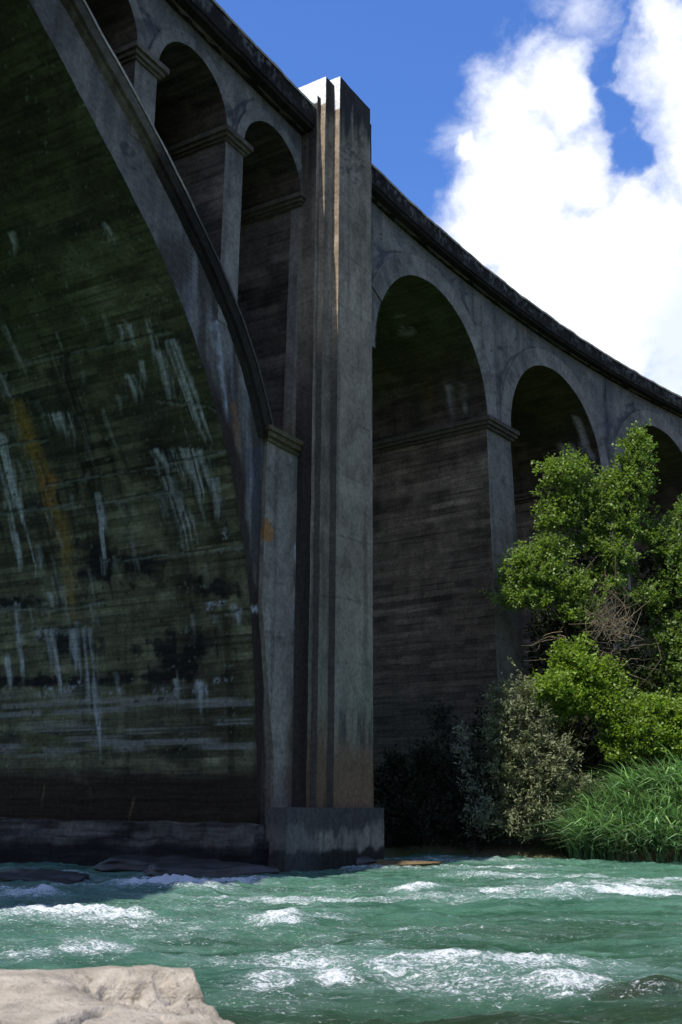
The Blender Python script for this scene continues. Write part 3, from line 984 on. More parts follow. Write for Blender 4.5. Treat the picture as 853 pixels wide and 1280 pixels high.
def paint_block(D):
    px, py = D['px'], D['py']
    c = concrete(D, (0.235, 0.24, 0.23), 0.25, 0.3, 1.4, 640, 0.1)
    c = tint(c, 0.85 * blot(D, 335, 663, 9, 17, 641, 0.5), (0.25, 0.12, 0.035))
    c = tint(c, 0.8 * drip(D, [(371, 680), (370, 760), (369, 830)], 4, 4, 0.5, 642), (0.5, 0.53, 0.58))
    c = tint(c, 0.75 * sm(365, 371, px + 5 * fbm(py * 0.02, px * 0, 0, 3, 644)) * sm(690, 720, py), (0.05, 0.035, 0.03))
    c = tint(c, 0.55 * sm(348, 362, px + 9 * fbm(py * 0.02, px * 0, 0, 3, 645)) * sm(860, 900, py), (0.09, 0.06, 0.04))
    c = tint(c, 0.4 * sm(940, 980, py), (0.11, 0.08, 0.06))
    c = tint(c, 0.55 * blot(D, 372, 590, 12, 30, 646), (0.08, 0.09, 0.075))
    c = tint(c, 0.6 * blot(D, 328, 770, 9, 14, 647), (0.10, 0.075, 0.05))
    return c


# solid body behind the pilasters
acc = Acc()
acc.box(-3.42, 0.74, O_BACK, O_FRONT - 0.02, 0.2, Z_SOFF + 0.05, 0.0, 0.0, 0.09)
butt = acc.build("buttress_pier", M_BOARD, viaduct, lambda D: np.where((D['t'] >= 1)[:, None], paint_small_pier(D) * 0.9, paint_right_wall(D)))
# strip of pier front beside the first small arch
acc = Acc()
acc.box(-3.44, -3.16, O_FRONT - 0.3, O_FRONT + 0.012, 10.9, Z_SS - 0.3, 0.02, 0.0, 0.06)
acc.build("pier_strip", M_WALL, butt, lambda D: tint(concrete(D, (0.20, 0.205, 0.21), 0.2, 0.3, 1.8, 660), 0.7 * sm(12.6, 11.0, D['z']), (0.13, 0.10, 0.045)))
acc = Acc()
impost_boxes(acc, -3.45, -3.22, Z_SS, O_FRONT)
acc.build("impost", M_WALL, butt, lambda D: concrete(D, (0.12, 0.115, 0.105), 0.3, 0.3, 0, 570))
# block that takes the thrust of the river arch
acc = Acc()
nz = 150
zz = np.linspace(0.4, 10.88, nz)[None, :]
sl = np.interp(zz, [0.4, 2.7, 6.4, 10.9], [-4.22, -4.25, -4.90, -4.85])
us = np.linspace(0, 1, 32)[:, None]
acc.add(sl + (-3.2 - sl) * us, -0.40 + 0 * us + 0.006 * (10.9 - zz), zz + 0 * us)
uo = np.linspace(0, 1, 12)[:, None]
acc.add(sl + 0 * uo, -0.75 + (0.35 + 0.006 * (10.9 - zz)) * uo, zz + 0 * uo, u=uo + 0 * zz, tg=1)
acc.add(np.linspace(-4.85, -3.2, 4)[:, None] + np.zeros((1, 2)), np.array([[-0.4, -0.8]]), 10.88)
acc.build("thrust_block", M_WALL, butt, paint_block)
acc = Acc()
for (p, z0, z1) in ((0.06, 10.72, 10.84), (0.14, 10.84, 10.98), (0.20, 10.98, 11.10)):
    acc.box(-4.85 - p, -3.25 + p, -1.2, -0.40 + p, z0, z1, 0, 0, 0.1, bottom=True)
acc.build("coping", M_CORNICE, butt, lambda D: concrete(D, (0.15, 0.145, 0.10), 0.35, 0.4, 0, 662))
# stepped pilasters
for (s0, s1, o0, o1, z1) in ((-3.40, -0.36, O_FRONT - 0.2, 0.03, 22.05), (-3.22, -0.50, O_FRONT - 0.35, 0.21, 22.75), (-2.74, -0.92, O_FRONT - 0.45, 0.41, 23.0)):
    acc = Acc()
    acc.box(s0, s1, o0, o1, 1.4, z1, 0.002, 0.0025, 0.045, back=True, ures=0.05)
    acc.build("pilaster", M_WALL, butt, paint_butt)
def paint_plinth(D):
    c = concrete(D, (0.22, 0.22, 0.21), 0.3, 0.3, 0, 680)
    top = sm(0.95, 1.2, D['z'] + 0.25 * fbm(D['u'] * 3.2, D['v'] * 0.5, 0, 4, 681))
    c = tint(c, 0.85 * top, (0.038, 0.035, 0.033))
    c = tint(c, 0.5 * sm(0.1, 0.6, fbm(D['u'] * 8, D['v'] * 0.7, 0, 3, 682)), (0.06, 0.06, 0.058))
    c = tint(c, 0.92 * sm(0.62, 0.5, D['z'] + 0.12 * fbm(D['u'] * 2.5, D['v'] * 2, 0, 4, 683)), (0.016, 0.016, 0.013))
    return tint(c, 0.6 * sm(-3.2, -4.4, D['s']), (0.07, 0.068, 0.065))


acc = Acc()
acc.box(-5.02, -0.42, 0.0, 0.56, -1.0, 1.56, 0.0, 0.0, 0.05)
acc.build("plinth", M_WALL, butt, paint_plinth)


def paint_foot(D):
    c = concrete(D, (0.085, 0.09, 0.092), 0.45, 0.3, 0, 700)
    c = boards(D, c, 0.16, 0.45, 701)
    c = tint(c, 0.85 * sm(0.75, 0.5, D['z'] + 0.15 * fbm(D['u'] * 1.5, D['v'] * 2, 0, 4, 702)), (0.012, 0.012, 0.012))
    return c


acc = Acc()
acc.box(-5.35, -4.0, O_BACK - 0.2, -0.05, -1.0, 1.18, 0.05, 0.0, 0.06)
acc.box(-5.62, -4.0, O_BACK - 0.3, 0.10, -1.0, 0.80, 0.05, 0.0, 0.06)
acc.build("footing", M_BOARD, butt, paint_foot, wobble=0.05)
# far springing of the river arch, on the near bank beyond the left edge
acc = Acc()
sL = 2 * S_MID + 4.6
acc.box(sL - 4.0, sL, O_BACK, O_FRONT + 0.1, -1.5, Z_SOFF + 0.05, 0, 0, 0.6)
acc.build("bridge_pier", M_WALL, viaduct, lambda D: concrete(D, GREY, 0.25, 0.3, 1.7, 720))


# --- cornice and deck
def paint_cornice(D):
    u, v = D['u'], D['v']
    c = concrete(D, (0.022, 0.022, 0.022), 0.4, 0.3, 0, 801)
    lip = D['t'] == 4
    face = D['t'] == 3
    up = sm(Z_DECK - 0.62, Z_DECK - 0.15, D['z'])
    sp = sm(0.0, 0.45, vnoise(u * 11, v * 9, 0, 807)) * sm(-0.2, 0.35, fbm(u * 1.1, v * 2, 0, 3, 809))
    c = tint(c, 0.55 * sp * face * (0.35 + 0.65 * up), (0.17, 0.16, 0.145))
    c = tint(c, 0.45 * face * sm(0.3, 0.65, fbm(u * 4, v * 3, 0, 4, 811)) * up, (0.15, 0.145, 0.135))
    c = np.where(lip[:, None], concrete(D, (0.36, 0.355, 0.34), 0.3, 0.3, 0, 805), c)
    return c


def sweep(acc, profile, s0, s1, n, sign=1, o_c=0.0):
    s = np.linspace(s0, s1, n)[:, None]
    for (a, b, tg, m) in profile:
        k = np.linspace(0, 1, m)[None, :]
        oo = a[0] + (b[0] - a[0]) * k
        z = a[1] + (b[1] - a[1]) * k
        acc.add(s + 0 * k, (o_c + sign * oo) + 0 * s, z + 0 * s, v=(z + oo) + 0 * s, tg=tg)


PROF = [((O_FRONT - 0.02, Z_SOFF), (-0.10, Z_SOFF + 0.06), 2, 5), ((-0.10, Z_SOFF + 0.06), (-0.07, Z_SOFF + 0.16), 2, 3), ((-0.07, Z_SOFF + 0.16), (-0.03, Z_SOFF + 0.17), 2, 2),
        ((-0.03, Z_SOFF + 0.17), (-0.03, Z_DECK - 0.09), 3, 12), ((-0.03, Z_DECK - 0.09), (0.0, Z_DECK - 0.085), 3, 2), ((0.0, Z_DECK - 0.085), (0.0, Z_DECK), 4, 3), ((0.0, Z_DECK), (-0.30, Z_DECK + 0.004), 4, 4),
        ((-0.30, Z_DECK + 0.004), (-0.30, Z_DECK - 0.4), 3, 3)]
for (a, b, n) in ((S_L - 3.5, -3.405, 700), (-0.355, S_END, 1100)):
    acc = Acc()
    sweep(acc, PROF, a, b, n)
    acc.build("cornice", M_CORNICE, viaduct, paint_cornice, wobble=0.022)
acc = Acc()
sweep(acc, PROF, S_L - 3.5, S_END, 300, -1, O_FRONT + O_BACK)
acc.build("cornice", M_CORNICE, viaduct, paint_cornice)
acc = Acc()
acc.box(S_L - 3.5, S_END, O_BACK - 0.15, O_FRONT + 0.18, Z_SOFF + 0.02, Z_DECK - 0.35, 0, 0, 0.7, bottom=True)
acc.build("deck", M_WALL, viaduct, lambda D: concrete(D, (0.12, 0.12, 0.12)))

# ------------------------------------------------------------------ terrain
CL = np.array([(140, 4), (70, 8), (40, 12), (18, 18), (6, 18.5), (-2, 15.5), (-10, 11.5), (-24, 17), (-45, 28), (-120, 70), (-300, 150)], float)


def river_dist(x, y):
    best = np.full(x.shape, 1e9); side = np.zeros(x.shape)
    for (x0, y0), (x1, y1) in zip(CL[:-1], CL[1:]):
        dx, dy = x1 - x0, y1 - y0
        t = np.clip(((x - x0) * dx + (y - y0) * dy) / (dx * dx + dy * dy), 0, 1)
        ex, ey = x - x0 - t * dx, y - y0 - t * dy
        d = np.hypot(ex, ey)
        sd = np.sign(ey * -dx + ex * dy) * -1
        side = np.where(d < best, sd, side)
        best = np.minimum(best, d)
    return best, side


def ground_z(x, y):
    d, side = river_dist(x, y)
    far = (y > 20) & (x > -1)
    hw = np.where(far, 15.6, np.where((x < 0) & (y > 12), 19.0, 14.0)) + 0.7 * fbm(x * 0.15, y * 0.15, 0, 3, 900)
    e = d - hw
    z = np.where(e < 0, -1.4 * (1 - np.exp(e / 2.0)), 1.5 * (1 - np.exp(-e / 2.5)) + 0.05 * np.maximum(e - 4, 0) + 0.22 * np.maximum(e - 40, 0))
    z = np.minimum(z, 60 + 0.02 * e)
    z = z + np.where(e > 0, 0.15, 0.05) * fbm(x * 0.4, y * 0.4, 0, 4, 901) + sm(30, 120, e) * 10 * fbm(x * 0.012, y * 0.012, 0, 4, 903)
    near = np.hypot(x, y)
    return np.where(near < 9, np.minimum(z, 0.75 - 0.22 * np.maximum(y, 0) + 0.03 * near), z)


def spaced(core0, core1, step, out0, out1, g=1.18):
    a = list(np.arange(core0, core1 + step / 2, step))
    s = step
    while a[-1] < out1:
        s *= g; a.append(a[-1] + s)
    s = step; b = [a[0]]
    while b[-1] > out0:
        s *= g; b.append(b[-1] - s)
    return np.array(b[:0:-1] + a)


def grid_mesh(name, xs, ys, zf, colf=None, smooth=True):
    x, y = np.meshgrid(xs, ys, indexing='ij')
    x, y = x.ravel(), y.ravel()
    z = zf(x, y)
    nx, ny = len(xs), len(ys)
    i, j = np.meshgrid(np.arange(nx - 1), np.arange(ny - 1), indexing='ij')
    a = i * ny + j
    q = np.stack([a, a + ny, a + ny + 1, a + 1], -1).reshape(-1, 4)
    return raw_mesh(name, np.c_[x, y, z], quads=q, col=None if colf is None else colf(x, y, z), smooth=smooth)


def mat_ground():
    m, t, out = new_mat("river bank earth and grass")
    oc = t.node('ShaderNodeTexCoord').outputs['Object']
    n1 = t.noise(oc, 0.6, 8, 0.65)
    n2 = t.noise(oc, 6.0, 6, 0.6)
    c = t.mix(t.mapr(n1, 0.38, 0.62), (0.045, 0.06, 0.022), (0.10, 0.085, 0.05))
    c = t.mix(t.mapr(n2, 0.4, 0.7, 0, 0.6), c, (0.03, 0.04, 0.015))
    principled(t, out, c, 0.95, 0.15, n2, 0.7, 0.1)
    return m


g = link("ground", grid_mesh("ground", spaced(-30, 40, 0.6, -450, 450), spaced(-12, 60, 0.6, -300, 600), ground_z), mat_ground())
tag(g, kind="structure")

# ------------------------------------------------------------------ river
# patches of broken white water: photograph x, y, half width, half height, strength
FOAM = [(28, 1124, 50, 6, 1.0), (215, 1113, 80, 8, 1.15), (285, 1104, 45, 5, 0.9), (60, 1150, 130, 11, 0.75), (150, 1152, 60, 8, 0.6), (355, 1152, 48, 10, 1.0), (420, 1148, 40, 9, 0.6), (400, 1170, 60, 10, 0.4), (40, 1196, 90, 12, 0.65), (130, 1192, 70, 12, 0.75),
        (360, 1216, 70, 14, 0.6), (395, 1230, 40, 10, 0.95), (330, 1236, 32, 12, 0.7), (515, 1114, 30, 5, 0.9), (620, 1116, 55, 6, 0.8), (715, 1118, 100, 6, 0.6), (800, 1119, 50, 5, 0.85), (800, 1104, 40, 4, 0.7), (690, 1104, 60, 4, 0.35), (470, 1185, 70, 10, 0.4), (470, 1180, 20, 6, 0.6),
        (560, 1210, 100, 14, 0.7), (640, 1220, 90, 15, 0.6), (690, 1238, 65, 11, 0.85), (560, 1235, 130, 14, 0.5), (480, 1225, 60, 12, 0.45), (590, 1096, 110, 5, 0.25), (530, 1075, 30, 3, 0.5), (440, 1098, 90, 5, 0.25), (640, 1080, 80, 4, 0.3), (820, 1190, 40, 8, 0.2), (200, 1162, 240, 26, 0.36), (500, 1172, 130, 12, 0.3), (420, 1112, 320, 11, 0.3), (600, 1226, 210, 26, 0.42), (250, 1132, 220, 12, 0.36), (760, 1108, 140, 12, 0.42), (560, 1086, 220, 8, 0.34), (380, 1205, 130, 20, 0.4), (330, 1250, 90, 14, 0.4), (230, 1096, 60, 2, 0.6), (70, 1094, 70, 2.5, 0.6), (460, 1082, 80, 3, 0.3)]
# standing waves: x, y, half width, half height, metres
HUMP = [(590, 1212, 150, 16, 0.16), (680, 1235, 75, 14, 0.14), (820, 1243, 60, 10, 0.15), (215, 1115, 90, 8, 0.16), (360, 1154, 60, 10, 0.14), (60, 1150, 120, 10, 0.10), (100, 1192, 120, 14, 0.10), (30, 1125, 60, 6, 0.12),
        (370, 1222, 70, 14, 0.10), (715, 1118, 120, 8, 0.14), (515, 1114, 40, 5, 0.10), (470, 1180, 70, 10, 0.08), (590, 1260, 200, 10, -0.10), (600, 1180, 160, 10, -0.06), (300, 1175, 120, 8, -0.08), (560, 1140, 200, 8, -0.05)]


def water_fields(x, y):
    px, py = proj(x, y, 0 * x + WATER_Z)
    wx = px + 26 * fbm(x * 0.8, y * 0.8, 0, 4, 950); wy = py + 5.0 * fbm(x * 1.1, y * 1.1, 0, 4, 951)
    hump = np.zeros(len(x)); foam = np.zeros(len(x))
    for (cx, cy, rx, ry, hgt) in HUMP:
        hump += hgt * np.exp(-(((wx - cx) / rx) ** 2 + ((wy - cy) / ry) ** 2) * 1.2)
    for (cx, cy, rx, ry, st) in FOAM:
        foam = np.maximum(foam, st * np.exp(-(((wx - cx) / rx) ** 2 + ((wy - cy) / ry) ** 2) * 1.1))
    foam = foam + 0.42 * sm(0.0, 0.7, fbm(x * 0.22, y * 1.1, 0, 4, 956)) * np.where(py < 1160, 1.0, 0.6)
    inframe = (px > -60) & (px < 913) & (py < 1320)
    gen_ = sm(0.35, 0.9, fbm(x * 0.35, y * 0.6, 0, 4, 955)) * 0.8
    foam = np.where(inframe, foam, gen_)
    return px, py, hump, foam


def water_z(x, y):
    px, py, hump, foam = water_fields(x, y)
    r = 1 - np.abs(fbm(x * 0.45, y * 0.8, 0, 4, 960))
    z = 0.06 * (r - 0.6) + 0.06 * fbm(x * 0.7, y * 1.6, 0, 3, 961) + 0.035 * fbm(x * 1.5, y * 3.4, 0, 3, 962)
    r2 = 1 - np.abs(fbm(x * 2.0, y * 4.8, 0, 3, 966))
    z = z + 0.035 * (r2 - 0.6) + 0.018 * fbm(x * 6, y * 8, 0, 3, 963)
    z = z + foam * (0.05 * fbm(x * 5, y * 7, 0, 4, 964) + 0.03 * fbm(x * 14, y * 18, 0, 3, 965))
    falloff = sm(120, 40, np.hypot(x, y - 15))
    return WATER_Z + falloff * (z + hump)


def water_col(x, y, z):
    px, py, hump, foam = water_fields(x, y)
    shal = np.zeros(len(x))
    for (cx, cy, rx, ry, st) in [(560, 1292, 460, 40, 1.0), (300, 1282, 120, 16, 0.9), (820, 1275, 150, 24, 0.9), (650, 1165, 230, 14, 0.45), (480, 1275, 190, 16, 0.9), (230, 1278, 120, 10, 0.5), (545, 1186, 70, 6, 0.7), (810, 1246, 70, 9, 1.0), (640, 1262, 160, 9, 0.5), (700, 1165, 160, 9, 0.25), (800, 1200, 120, 18, 0.15), (470, 1084, 60, 5, 0.5)]:
        shal = np.maximum(shal, st * np.exp(-(((px + 30 * fbm(x, y, 0, 3, 970) - cx) / rx) ** 2 + ((py + 5 * fbm(x, y, 0, 3, 971) - cy) / ry) ** 2)))
    return np.c_[foam, shal, np.clip(0.5 + 2.2 * (z - WATER_Z), 0, 1)]


def mat_water():
    m, t, out = new_mat("turbid green river water")
    a = t.node('ShaderNodeAttribute', attribute_name="col").outputs['Color']
    sp = t.node('ShaderNodeSeparateColor')
    t.l.new(a, sp.inputs[0])
    foam, shal, hgt = sp.outputs[0], sp.outputs[1], sp.outputs[2]
    oc = t.node('ShaderNodeTexCoord').outputs['Object']
    st = t.mapping(oc, (0.65, 2.1, 1.0))
    big = t.noise(st, 0.7, 5, 0.55, 0.4)
    fine = t.noise(st, 4.5, 9, 0.74, 0.5)
    lace = t.noise(t.mapping(oc, (0.7, 1.6, 1.0)), 10.0, 8, 0.75, 1.2)
    mid = t.noise(t.mapping(oc, (0.5, 2.6, 1.0)), 1.6, 7, 0.65, 0.8)
    base = t.mix(t.mapr(big, 0.36, 0.64), (0.028, 0.104, 0.053), (0.082, 0.210, 0.132))
    base = t.mix(t.mapr(mid, 0.45, 0.72, 0.0, 0.7), base, (0.115, 0.245, 0.175))
    base = t.mix(t.mapr(hgt, 0.40, 0.8, 0.0, 0.5), base, (0.10, 0.24, 0.185))
    speck = t.noise(t.mapping(oc, (1.0, 1.8, 1.0)), 30.0, 5, 0.7, 0.6)
    # foam: thick where the attribute is high, lacy at its edges, plus scattered flecks
    f1 = t.math('ADD', t.math('MULTIPLY', foam, 0.92), t.math('MULTIPLY', t.math('SUBTRACT', lace, 0.5), 2.2))
    f1 = t.math('ADD', f1, t.math('MULTIPLY', t.math('SUBTRACT', fine, 0.5), 1.1))
    f1 = t.math('ADD', f1, t.math('MULTIPLY', t.math('SUBTRACT', speck, 0.5), 2.2))
    fm = t.mapr(f1, 0.40, 0.92)
    aer = t.mapr(t.math('ADD', foam, t.math('MULTIPLY', t.math('SUBTRACT', mid, 0.5), 1.6)), 0.0, 0.9, 0.0, 0.65)
    base = t.mix(aer, base, (0.25, 0.37, 0.33))
    base = t.mix(t.math('MULTIPLY', shal, 0.85, True), base, (0.022, 0.036, 0.006))
    flecks = t.math('MULTIPLY', t.mapr(t.math('ADD', lace, t.math('MULTIPLY', speck, 0.6)), 0.88, 1.02), t.mapr(mid, 0.46, 0.66))
    fm = t.math('MAXIMUM', fm, t.math('MULTIPLY', flecks, 0.6))
    bumpn = t.math('ADD', t.math('ADD', t.math('MULTIPLY', fine, 1.0), t.math('MULTIPLY', lace, 0.30)), t.math('MULTIPLY', speck, 0.10))
    pw = principled(t, None, base, 0.08, 0.5, bumpn, 1.0, 0.17)
    pw.inputs['IOR'].default_value = 1.33
    pf = principled(t, None, (0.78, 0.81, 0.82), 0.6, 0.3, t.math('ADD', lace, speck), 0.9, 0.06)
    mx = t.node('ShaderNodeMixShader')
    t.l.new(fm, mx.inputs[0])
    t.l.new(pw.outputs[0], mx.inputs[1])
    t.l.new(pf.outputs[0], mx.inputs[2])
    t.l.new(mx.outputs[0], out.inputs[0])
    return m


xs = spaced(-11, 14, 0.055, -320, 160, 1.1)
ys = np.concatenate([np.arange(-30, 6, 1.0), np.arange(6, 16, 0.04), np.arange(16, 26, 0.06), np.arange(26, 42, 0.11), spaced(42, 43, 0.2, 42, 160, 1.12)[1:]])
ys = np.unique(np.round(ys, 4))
wv = link("river", grid_mesh("river", xs, ys, water_z, water_col), mat_water())
tag(wv, kind="structure")


# ------------------------------------------------------------------ rocks
def rock_mesh(name, cx, cy, cz, rx, ry, rz, seed, n=70, boxy=0.5, amp=0.18):
    u = np.linspace(0, 2 * math.pi, n, endpoint=False)[:, None]
    v = np.linspace(-math.pi / 2 + 0.02, math.pi / 2 - 0.02, n // 2)[None, :]
    d = np.stack([np.cos(u) * np.cos(v), np.sin(u) * np.cos(v), np.sin(v) + 0 * u], -1)
    p = boxy
    k = (np.abs(d) ** (2 / (1 - p * 0.75))).sum(-1) ** (-(1 - p * 0.75) / 2)
    P = d * k[..., None]
    P *= (1 + amp * fbm(d[..., 0] * 1.6 + seed, d[..., 1] * 1.6, d[..., 2] * 1.6, 5, seed))[..., None]
    P = P * np.array([rx, ry, rz]) + np.array([cx, cy, cz])
    nv = n // 2
    i, j = np.meshgrid(np.arange(n), np.arange(nv - 1), indexing='ij')
    a = i * nv + j; b = ((i + 1) % n) * nv + j
    q = np.stack([a, b, b + 1, a + 1], -1).reshape(-1, 4)
    V = P.reshape(-1, 3)
    top = len(V); V = np.r_[V, [P[:, -1].mean(0)], [P[:, 0].mean(0)]]
    ii = np.arange(n)
    tris = np.r_[np.c_[ii * nv + nv - 1, ((ii + 1) % n) * nv + nv - 1, np.full(n, top)], np.c_[((ii + 1) % n) * nv, ii * nv, np.full(n, top + 1)]]
    return raw_mesh(name, V, quads=q, tris=tris, smooth=True)


def rock(px, py, Y, rx, ry, rz, seed, mat, label, z=None, **kw):
    P = at(px, py, Y)
    me = rock_mesh("rock", 0, 0, 0, rx, ry, rz, seed, **kw)
    o = link("rock", me, mat)
    o.location = (P[0], P[1], P[2] if z is None else z)
    return tag(o, label, "rock")


rock(200, 1082, 25.9, 1.3, 0.7, 0.30, 3, M_WET, "low dark boulder under the river arch by the concrete footing", z=0.16, amp=0.35)
rock(262, 1100, 24.3, 1.3, 0.6, 0.34, 5, M_WET, "wet black rock breaking the water below the river arch", z=0.06, amp=0.35)
rock(30, 1085, 22.5, 1.3, 0.7, 0.30, 6, M_WET, "dark wet rock in shade at the left edge of the water", z=0.0, amp=0.35)
rock(455, 1082, 28.4, 1.75, 0.6, 0.16, 9, M_BROWNROCK, "flat brown rock shelf awash beside the pier plinth", z=0.09, amp=0.6)
rock(405, 1084, 28.0, 1.4, 0.45, 0.30, 12, M_WET, "black rock along the foot of the pier plinth", z=0.16)

# pale limestone block in the near left corner
nx_, ny_ = 420, 340
gx = np.linspace(-2.2, 0.05, nx_)[:, None]; gy = np.linspace(1.2, 3.25, ny_)[None, :]
edge_x = np.interp(gy, [1.2, 1.8, 2.3, 2.5, 2.62, 2.72, 2.82, 2.9, 2.97, 3.3], [0.20, 0.13, 0.04, -0.06, -0.125, -0.195, -0.26, -0.312, -0.355, -0.40]) + 0 * gx
ex = edge_x + 0.03 * fbm(gy * 6 + 0 * gx, 0 * gx * gy, 0, 4, 41) - gx          # distance inside the right side
ey = 3.02 + 0.010 * fbm(gx * 4, 0 * gy, 0, 4, 42) + 0.02 * (gx + 1) - gy        # distance inside the far side
rag = sm(0.42, 0.12, ex + 0.10 * fbm(gx * 4, gy * 4, 0, 3, 45))                # broken right end
top = 1.212 + 0.010 * fbm(gx * 1.6, gy * 1.6, 0, 3, 40) + 0.006 * fbm(gx * 9, gy * 9, 0, 5, 43) - 0.010 * sm(0.0, 0.6, fbm(gx * 3.5, gy * 5, 0, 4, 49))
shoulder = (rag * 0.045 + sm(0.20, 0.0, ex) * 0.05) * sm(2.99, 2.72, gy) - 0.012 * rag * sm(2.75, 2.95, gy)
drop = 1.5 * (1 - sm(-0.13, 0.035, ex)) + 1.5 * (1 - sm(-0.06, 0.012, ey))
r1 = 1 - np.abs(fbm(gx * 9, gy * 9, 0, 6, 46))
rough_ = rag * (0.030 * (r1 - 0.75) + 0.012 * fbm(gx * 34, gy * 34, 0, 4, 50))
farfade = sm(2.99, 2.84, gy + 0 * gx)
pit = sm(0.22, 0.55, fbm(gx * 15, gy * 15, 0, 3, 47)) * rag * 0.06 * farfade
rough_ = rough_ * (0.25 + 0.75 * farfade)
cleft = np.exp(-((gx - (-0.53 + 0.20 * (gy - 2.45) + 0.03 * fbm(gy * 9 + 0 * gx, 0 * gx, 0, 3, 48))) / 0.016) ** 2) * sm(2.62, 2.45, gy + 0 * gx) * 0.08
Z = top - shoulder - drop + rough_ - pit - cleft - 0.03 * sm(2.2, 1.4, gy + 0 * gx)
Z = np.maximum(Z, -0.2)
i, j = np.meshgrid(np.arange(nx_ - 1), np.arange(ny_ - 1), indexing='ij')
a = i * ny_ + j
lime = link("limestone_block", raw_mesh("limestone_block", np.c_[(gx + 0 * gy).ravel() + 1.2, (gy + 0 * gx).ravel() - 2.1, Z.ravel()],
            quads=np.stack([a, a + ny_, a + ny_ + 1, a + 1], -1).reshape(-1, 4), smooth=True), M_LIME)
lime.location = (-1.2, 2.1, 0)
tag(lime, "pale sunlit limestone block with pitted right end in the near corner of the river", "rock")


# ------------------------------------------------------------------ plants
def leaves(C, D, L, Wd, colr, droop=0.0, fold=0.18, spread=1.0):
    """C centres, D growth directions; returns verts, tris, colours of folded leaves"""
    n = len(C)
    d = D + spread * RNG.normal(size=(n, 3)) * 0.6
    d[:, 2] -= droop
    d /= np.linalg.norm(d, axis=1)[:, None] + 1e-9
    nr = RNG.normal(size=(n, 3)) * 0.75 + np.array([0, 0, 0.9])
    sd = np.cross(d, nr); sd /= np.linalg.norm(sd, axis=1)[:, None] + 1e-9
    nn = np.cross(sd, d)
    k = RNG.uniform(0.65, 1.3, (n, 1))
    L, Wd = L * k, Wd * k
    V = np.stack([C - d * L * 0.5, C + sd * Wd * 0.5 + nn * Wd * fold + d * L * 0.05, C + d * L * 0.5, C - sd * Wd * 0.5 + nn * Wd * fold + d * L * 0.05], 1)
    b = np.arange(n)[:, None] * 4
    T = np.concatenate([b + np.array([[0, 3, 2]]), b + np.array([[0, 2, 1]])])
    return V.reshape(-1, 3), T, np.repeat(colr, 4, 0)


def feather(clumps, n=7):
    out = []
    for (cen, rad, wt) in clumps:
        out.append((cen, rad * 0.78, wt * 0.55))
        for k in range(n):
            d = RNG.normal(size=3); d /= np.linalg.norm(d)
            if d[2] < -0.5: d[2] *= -0.6
            s = RNG.uniform(0.22, 0.45)
            out.append((cen + d * rad * RNG.uniform(0.7, 1.12), rad * s * np.array([1, 1, RNG.uniform(0.8, 1.5)]), wt * s * s * 0.55))
    return out


def clump_points(clumps, per, twig=14, tl=0.35, shell=0.45, seed=1):
    """clumps: (centre, radii, weight).  Leaves sit in short twigs spread through each clump, densest in its outer shell."""
    C, D, I = [], [], []
    tot = sum(c[2] for c in clumps)
    for ci, (cen, rad, wt) in enumerate(clumps):
        nt = max(3, int(per * wt / tot / twig))
        d = RNG.normal(size=(nt, 3)); d /= np.linalg.norm(d, axis=1)[:, None]
        d[:, 2] = np.where(d[:, 2] < -0.35, d[:, 2] * 0.4, d[:, 2])
        r = shell + (1.08 - shell) * RNG.random(nt) ** 0.65
        lump = 1 + 0.45 * fbm(d[:, 0] * 2.6 + ci * 7, d[:, 1] * 2.2, d[:, 2] * 2.2, 3, seed)
        p = cen + d * (r * lump)[:, None] * rad
        td = d * 0.8 + RNG.normal(size=(nt, 3)) * 0.5 + np.array([0, 0, 0.35])
        td /= np.linalg.norm(td, axis=1)[:, None]
        tt = RNG.random((nt, twig))
        q = p[:, None] + td[:, None] * (tt * tl * RNG.uniform(0.5, 1.5, (nt, 1)))[..., None] + RNG.normal(size=(nt, twig, 3)) * tl * 0.16
        C.append(q.reshape(-1, 3)); D.append(np.repeat(td, twig, 0)); I.append(np.repeat(RNG.normal(size=nt), twig))
    return np.concatenate(C), np.concatenate(D), np.concatenate(I)


def leaf_colour(I, base, var=0.25, yellow=(0.16, 0.17, 0.03), yf=0.25):
    n = len(I)
    c = np.tile(np.asarray(base, float), (n, 1)) * (1 + var * (0.6 * I + 0.5 * RNG.normal(size=n)))[:, None]
    m = np.clip(RNG.random(n) * 1.4 - (1.4 - yf * 1.4) + 0.1 * I, 0, 1) * 0.9
    return np.clip(c * (1 - m[:, None]) + m[:, None] * np.asarray(yellow), 0.008, 0.6)


def limb(a, b, r0, r1, n=9, wig=0.12, seed=0):
    a, b = np.asarray(a, float), np.asarray(b, float)
    t = np.linspace(0, 1, n)[:, None]
    L = np.linalg.norm(b - a)
    p = a + (b - a) * t
    p = p + wig * L * np.sin(t * math.pi) * np.c_[fbm(t[:, 0] * 2 + seed, 0 * t[:, 0], 0, 2, seed), fbm(t[:, 0] * 2 + seed, 0 * t[:, 0] + 5, 0, 2, seed), 0.4 * fbm(t[:, 0] * 2, 0 * t[:, 0] + 9, 0, 2, seed)]
    return p, (r0 + (r1 - r0) * t[:, 0])


